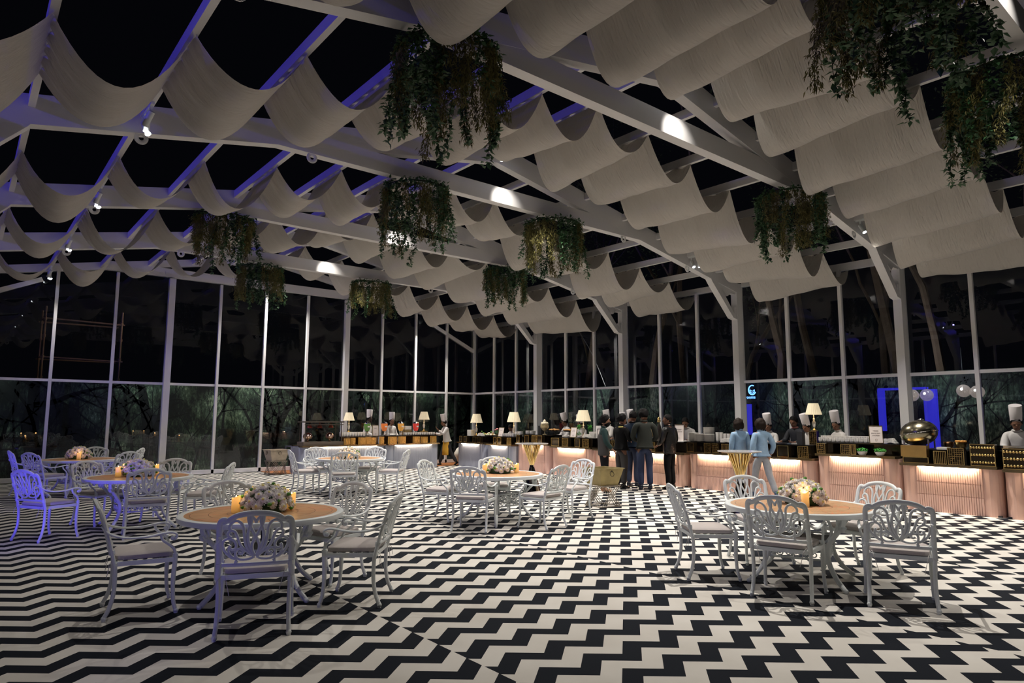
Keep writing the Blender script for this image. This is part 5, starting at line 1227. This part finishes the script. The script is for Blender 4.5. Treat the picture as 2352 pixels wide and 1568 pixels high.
# ------------------------------------------------------------------ outside: printed forest hoarding
def print_mat():
    mt = bpy.data.materials.new('printed forest banner'); mt.use_nodes = True; nt = mt.node_tree; b = nt.nodes['Principled BSDF']; L = nt.links
    b.inputs['Roughness'].default_value = .7
    tc = nd(nt, 'ShaderNodeTexCoord')
    n1 = nd(nt, 'ShaderNodeTexNoise'); n1.inputs['Scale'].default_value = 1.1; n1.inputs['Detail'].default_value = 4; L.new(tc.outputs['Object'], n1.inputs['Vector'])
    mp = nd(nt, 'ShaderNodeMapping'); mp.inputs['Scale'].default_value = (9, 9, 3.2); L.new(tc.outputs['Object'], mp.inputs[0])
    n2 = nd(nt, 'ShaderNodeTexNoise'); n2.inputs['Scale'].default_value = 2.4; n2.inputs['Detail'].default_value = 10; n2.inputs['Roughness'].default_value = .72; L.new(mp.outputs[0], n2.inputs['Vector'])
    ml = nd(nt, 'ShaderNodeMath', operation='MULTIPLY'); L.new(n1.outputs['Fac'], ml.inputs[0]); L.new(n2.outputs['Fac'], ml.inputs[1])
    cr = nd(nt, 'ShaderNodeValToRGB'); L.new(ml.outputs[0], cr.inputs[0]); e = cr.color_ramp.elements
    e[0].position = .20; e[0].color = (.006, .009, .008, 1); e[1].position = .37; e[1].color = (.30, .40, .25, 1)
    k = cr.color_ramp.elements.new(.26); k.color = (.035, .060, .035, 1); k = cr.color_ramp.elements.new(.32); k.color = (.085, .13, .085, 1)
    n3 = nd(nt, 'ShaderNodeTexNoise'); n3.inputs['Scale'].default_value = .7; L.new(tc.outputs['Object'], n3.inputs['Vector'])
    mx = nd(nt, 'ShaderNodeMix', data_type='RGBA', blend_type='MIX'); mm = nd(nt, 'ShaderNodeMapRange'); mm.inputs[1].default_value = .55; mm.inputs[2].default_value = .75; mm.inputs[3].default_value = 0; mm.inputs[4].default_value = .5
    L.new(n3.outputs['Fac'], mm.inputs[0]); L.new(mm.outputs[0], mx.inputs[0]); L.new(cr.outputs[0], mx.inputs[6]); mx.inputs[7].default_value = (.055, .055, .10, 1)
    L.new(mx.outputs[2], b.inputs['Base Color']); return mt
M_print = print_mat(); M_trunkp = mat('printed dark trunk', (.010, .011, .011), .8)
def hoarding(p0, p1, h, seed, lab):
    p0 = Vector(p0); p1 = Vector(p1); L_ = (p1-p0).length; ux = (p1-p0).normalized(); nz = Vector((0, 0, 1)); nn = ux.cross(nz)
    # inward normal faces the room
    if nn.dot(Vector((-8, -9, 0))-p0) < 0: nn = -nn
    b = MB(); b.beam(p0+nz*(h/2-.1), p1+nz*(h/2-.1), .05, h+.2); b.m = 1; rnd = random.Random(seed)
    def strip(pts, ws):
        for i in range(len(pts)-1):
            (u0, v0), (u1, v1) = pts[i], pts[i+1]; du, dv = u1-u0, v1-v0; l = math.hypot(du, dv) or 1; a, c = -dv/l, du/l
            q = [(u0+a*ws[i]/2, v0+c*ws[i]/2), (u1+a*ws[i+1]/2, v1+c*ws[i+1]/2), (u1-a*ws[i+1]/2, v1-c*ws[i+1]/2), (u0-a*ws[i]/2, v0-c*ws[i]/2)]
            b.add([p0+ux*min(max(uu, 0), L_)+nz*min(max(vv, 0.0), h)+nn*.028 for uu, vv in q], [(0, 1, 2, 3)])
    def branch(u, v, ang, ln, w_, dep):
        pts = [(u, v)]; ws = [w_]; n = 7
        for i in range(n):
            ang += rnd.gauss(0, .17); u += math.cos(ang)*ln/n; v += math.sin(ang)*ln/n; pts.append((u, v)); ws.append(w_*(1-.6*(i+1)/n))
            if dep < 3 and rnd.random() < (.55 if dep else .65): branch(u, v, ang+rnd.choice((-1, 1))*rnd.uniform(.5, 1.2), ln*rnd.uniform(.3, .6), ws[-1]*.55, dep+1)
            if v > h or v < 0: break
        strip(pts, ws)
    u = rnd.uniform(0, .4)
    while u < L_:
        big = rnd.random() < .22
        branch(u, 0, PI/2+rnd.gauss(0, .05), 3.4, rnd.uniform(.26, .42) if big else rnd.uniform(.03, .12), 0); u += rnd.uniform(.18, .62)
    o = b.build('printed_banner', [M_print, M_trunkp], None); tag(o, lab, 'banner', 'forest banners outside the glass')
hoarding((-16.6, 1.3, 0), (1.45, 1.3, 0), 2.56, 3, 'long banner printed with a dark forest behind the far glass wall')
hoarding((1.5, 1.3, 0), (1.5, -19.5, 0), 2.66, 4, 'long banner printed with a dark forest behind the right glass wall')
hoarding((-17.2, 1.2, 0), (-17.2, -10, 0), 2.56, 5, 'banner printed with a dark forest beyond the left glass wall')
# unseen fill lamps that brighten the banners from above
for x in (-14.5, -11, -7.5, -4, -1): lamp('SPOT', 'banner_fill', (x, .55, 3.1), 24, (.75, .9, .8), (x, 1.3, 1.2), 2.4, 1, .05)
for y in (-1.5, -5, -8.5, -12, -15.5): lamp('SPOT', 'banner_fill', (.65, y, 3.1), 42, (.72, .8, .9), (1.5, y, 1.2), 2.4, 1, .05)
# window reflections of blue pillars, globe lamps and neon sign, built as glowing solids
M_blu = mat('blue glowing reflection', (.02, .01, .3), .5, emit=(.05, .05, 1.0), es=.36); 
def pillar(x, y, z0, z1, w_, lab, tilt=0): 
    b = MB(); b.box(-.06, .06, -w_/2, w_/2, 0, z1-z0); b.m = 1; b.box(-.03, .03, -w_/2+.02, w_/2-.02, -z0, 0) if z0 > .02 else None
    tag(b.build('pillar_reflection', [M_blu, M_blackm], None, loc=(x, y, z0)), lab, 'reflection', 'blue pillar reflections built outside')
pillar(1.2, -13.95, 1.35, 2.28, .12, 'thin blue pillar reflection built outside, left of the pair behind the framed card'); pillar(1.2, -14.95, .9, 2.26, .24, 'broad blue pillar reflection built outside, left of the near column'); pillar(1.2, -16.95, 1.2, 2.35, .34, 'blue pillar reflection built outside, left of the rightmost chef'); pillar(1.2, -10.6, 1.2, 2.0, .16, 'dim blue pillar reflection built outside above the plate stacks')
b = MB(); b.box(1.14, 1.26, -14.9, -13.9, 2.26, 2.31); tag(b.build('beam_reflection', M_blu, None), 'blue crossbeam reflection built outside, joining two pillar reflections', 'light beam')
for (y, z, lab) in ((-14.65, 2.13, 'reflection of a small clear globe lamp, built outside, left of the near column'), (-14.93, 2.13, 'reflection of a clear globe lamp, built outside, touching the near column'), (-15.62, 2.20, 'reflection of a clear globe lamp, built outside, first right of the near column'), (-15.86, 2.17, 'reflection of a clear globe lamp, built outside, second right of the near column'), (-17.05, 2.42, 'reflection of a small bright globe lamp, built outside near the right edge')):
    t = empty('globe_reflection', (1.05, y, z), 0, lab, 'lamp', 'globe lamp reflections built outside'); b = MB(); b.ball((0, 0, 0), .13, 20, 12); b.build('glass_globe', mat('smoked globe reflection', (.35, .30, .27), .05, 0, emit=(.3, .26, .24), es=.35, trans=.6), t, 'all')
    b = MB(); b.ball((-.12, 0, .03), .024, 10, 6); b.build('bulb', mat('white bulb reflection', (1, 1, 1), .3, emit=(1, .98, .95), es=9), t, 'all'); b = MB(); b.tube([(0, 0, .12), (0, 0, .9)], .006, 5); b.build('cable', M_blackm, t)
M_neon = mat('pale blue neon reflection', (.1, .3, 1), .3, emit=(.12, .32, 1.0), es=3)
t = empty('neon_reflection', (1.0, -10.86, 2.36), -PI/2, 'reflection of a pale blue neon emblem with lettering, built outside, cut by the column', 'sign')
b = MB()
b.tube([(.12*math.cos(a)*.85, 0, .12*math.sin(a)) for a in [PI*.35+2*PI*k/40 for k in range(31)]], .014, 6); b.tube([(.07*math.cos(a)*.9, 0, .07*math.sin(a)-.01) for a in [PI*.9+PI*1.2*k/20 for k in range(21)]], .010, 6); b.tube([(.035*math.cos(a), 0, .03*math.sin(a)) for a in [PI+PI*k/10 for k in range(11)]], .007, 6); b.build('emblem', M_neon, t, 'all')
cu = bpy.data.curves.new('t', 'FONT'); cu.body = 'rooms'; cu.size = .11; cu.align_x = 'CENTER'; cu.bevel_depth = .002; o = bpy.data.objects.new('t', cu); C.objects.link(o); dg = bpy.context.evaluated_depsgraph_get(); me = bpy.data.meshes.new_from_object(o.evaluated_get(dg)); bpy.data.objects.remove(o); me.materials.clear(); me.materials.append(M_neon); me.transform(Matrix.Translation((-.06, 0, -.22)) @ Matrix.Rotation(PI/2, 4, 'X')); l = bpy.data.objects.new('lettering', me); C.objects.link(l); l.parent = t
b = MB(); b.box(-.012, .012, .01, .03, -2.36, .16); b.build('post', M_blackm, t)
# scaffold tower behind the far wall
M_pipe = mat('rusty scaffold pipe', (.26, .17, .12), .6, .3, noise_amt=.4, nscale=5)
t = empty('scaffold_tower', (-12.25, 3.0, -.3), 0, 'rusty scaffold tower outside at the left, behind the far glass wall', 'scaffold')
for sx in (-1, 1):
    for y in (0, 1.1):
        b = MB(); b.tube([(sx*.97, y, 0), (sx*.97, y, 5.1)], .026, 8)
        for z in (3.0, 3.6, 4.2, 4.7): b.tube([(sx*.97, y, z), (sx*.97, y, z+.07)], .042, 8)
        b.build('standard', M_pipe, t, True)
for z in (3.62, 4.75):
    for y in (0, 1.1): b = MB(); b.tube([(-1.05, y, z), (1.05, y, z-.04 if y == 0 else z)], .024, 8); b.build('ledger', M_pipe, t, True)
    for sx in (-1, 1): b = MB(); b.tube([(sx*.97, -.1, z+.05), (sx*.97, 1.2, z+.05)], .022, 8); b.build('transom', M_pipe, t, True)
lamp('SPOT', 'scaffold_spot', (-9.5, 1.9, 5.2), 60, (1, .8, .6), (-12.3, 3.2, 3.9), 1.0, 1, .1)  # spot aimed at the scaffold tower
# trees beyond the right wall
M_bark = mat('grey brown bark', (.15, .115, .09), .9, noise_amt=.35, nscale=6, bump=(12, .5, .03)); M_tl = mat('night tree leaf', (.055, .085, .035), .7, noise_amt=.5, nscale=2)
def tree(x, y, seed, lab, H=8.5, r=.16, lean=(0, 0)):
    rnd = random.Random(seed); t = empty('tree', (x, y, -.32), 0, lab, 'tree', 'trees beyond the right wall'); bb = MB(); lf = MB()
    def br(p, d, ln, r_, dep):
        n = 6; pts = [p.copy()]; rs = [r_]
        for i in range(n):
            d = (d+Vector((rnd.gauss(0,.10), rnd.gauss(0,.10), rnd.gauss(.03,.05)))).normalized(); p = p+d*ln/n; pts.append(p.copy()); rs.append(r_*(1-.5*(i+1)/n))
            if dep < 3 and i > (1 if dep == 0 else 0) and rnd.random() < .62:
                e = (d+Vector((rnd.uniform(-1,1), rnd.uniform(-1,1), rnd.uniform(-.1,.7)))*.9).normalized(); br(p, e, ln*rnd.uniform(.35,.62), rs[-1]*.5, dep+1)
            if dep >= 2 or (dep == 1 and i > 3):
                for q in range(9):
                    c = p+Vector((rnd.gauss(0,.22), rnd.gauss(0,.22), rnd.gauss(0,.2))); dd = Vector((rnd.uniform(-1,1), rnd.uniform(-1,1), rnd.uniform(-.6,.5))).normalized(); leafq(lf, c, dd, Vector((0,0,1)), rnd.uniform(.10,.18), rnd.uniform(.05,.08))
        bb.tube(pts, rs, 7 if dep < 2 else 4)
    br(Vector((0,0,0)), Vector((lean[0], lean[1], 1)).normalized(), H, r, 0)
    bb.build('trunk', M_bark, t, True); lf.build('crown', M_tl, t)
TR = [(3.6, -2.2, 'thin branching tree just right of the far corner'), (4.6, -4.6, 'leafy tree behind the second far column'), (3.3, -7.2, 'leafy tree with pale twigs behind the third bay of the right wall'), (5.5, -9.3, 'dim tree set back behind the men'),
      (3.2, -11.6, 'forked tree with bare limbs behind the neon reflection column'), (4.2, -13.3, 'straight-trunked tree behind the serving chefs'), (3.4, -14.6, 'tree with a broken pale limb behind the long row of cups'), (5.0, -16.0, 'tall dark tree behind the near column'), (3.8, -18.0, 'leafy tree behind the chafing globe'), (4.6, -20.4, 'leafy tree at the right edge of the photo'), (8.2, -6.0, 'far back tree between two columns'), (9.0, -11.0, 'far back tree above the plate stacks')]
for i, (x, y, lab) in enumerate(TR): tree(x, y, 50+i, lab, 8.0+(i % 3), .13+.03*(i % 2), (random.uniform(-.1,.05), random.uniform(-.1,.1)))
for (x, y, e) in ((1.9, -4.5, 60), (1.9, -9.5, 50), (1.9, -14.0, 55), (2.0, -18.2, 65)): lamp('SPOT', 'tree_fill', (x, y, 2.9), e, (.95, .9, .85), (5.0, y-.5, 5.2), 2.3, 1, .1)  # unseen lights added outside to lift the trees
b = MB(); b.tube(crom([(2.2, -2.4, 5.8), (2.4, -3.6, 4.2), (2.5, -4.4, 2.6), (2.5, -4.8, 1.6)], 6), .012, 5); tag(b.build('power_cable', mat('grey cable', (.3, .3, .32), .6), None), 'thin slack cable hanging outside near the far corner', 'cable')
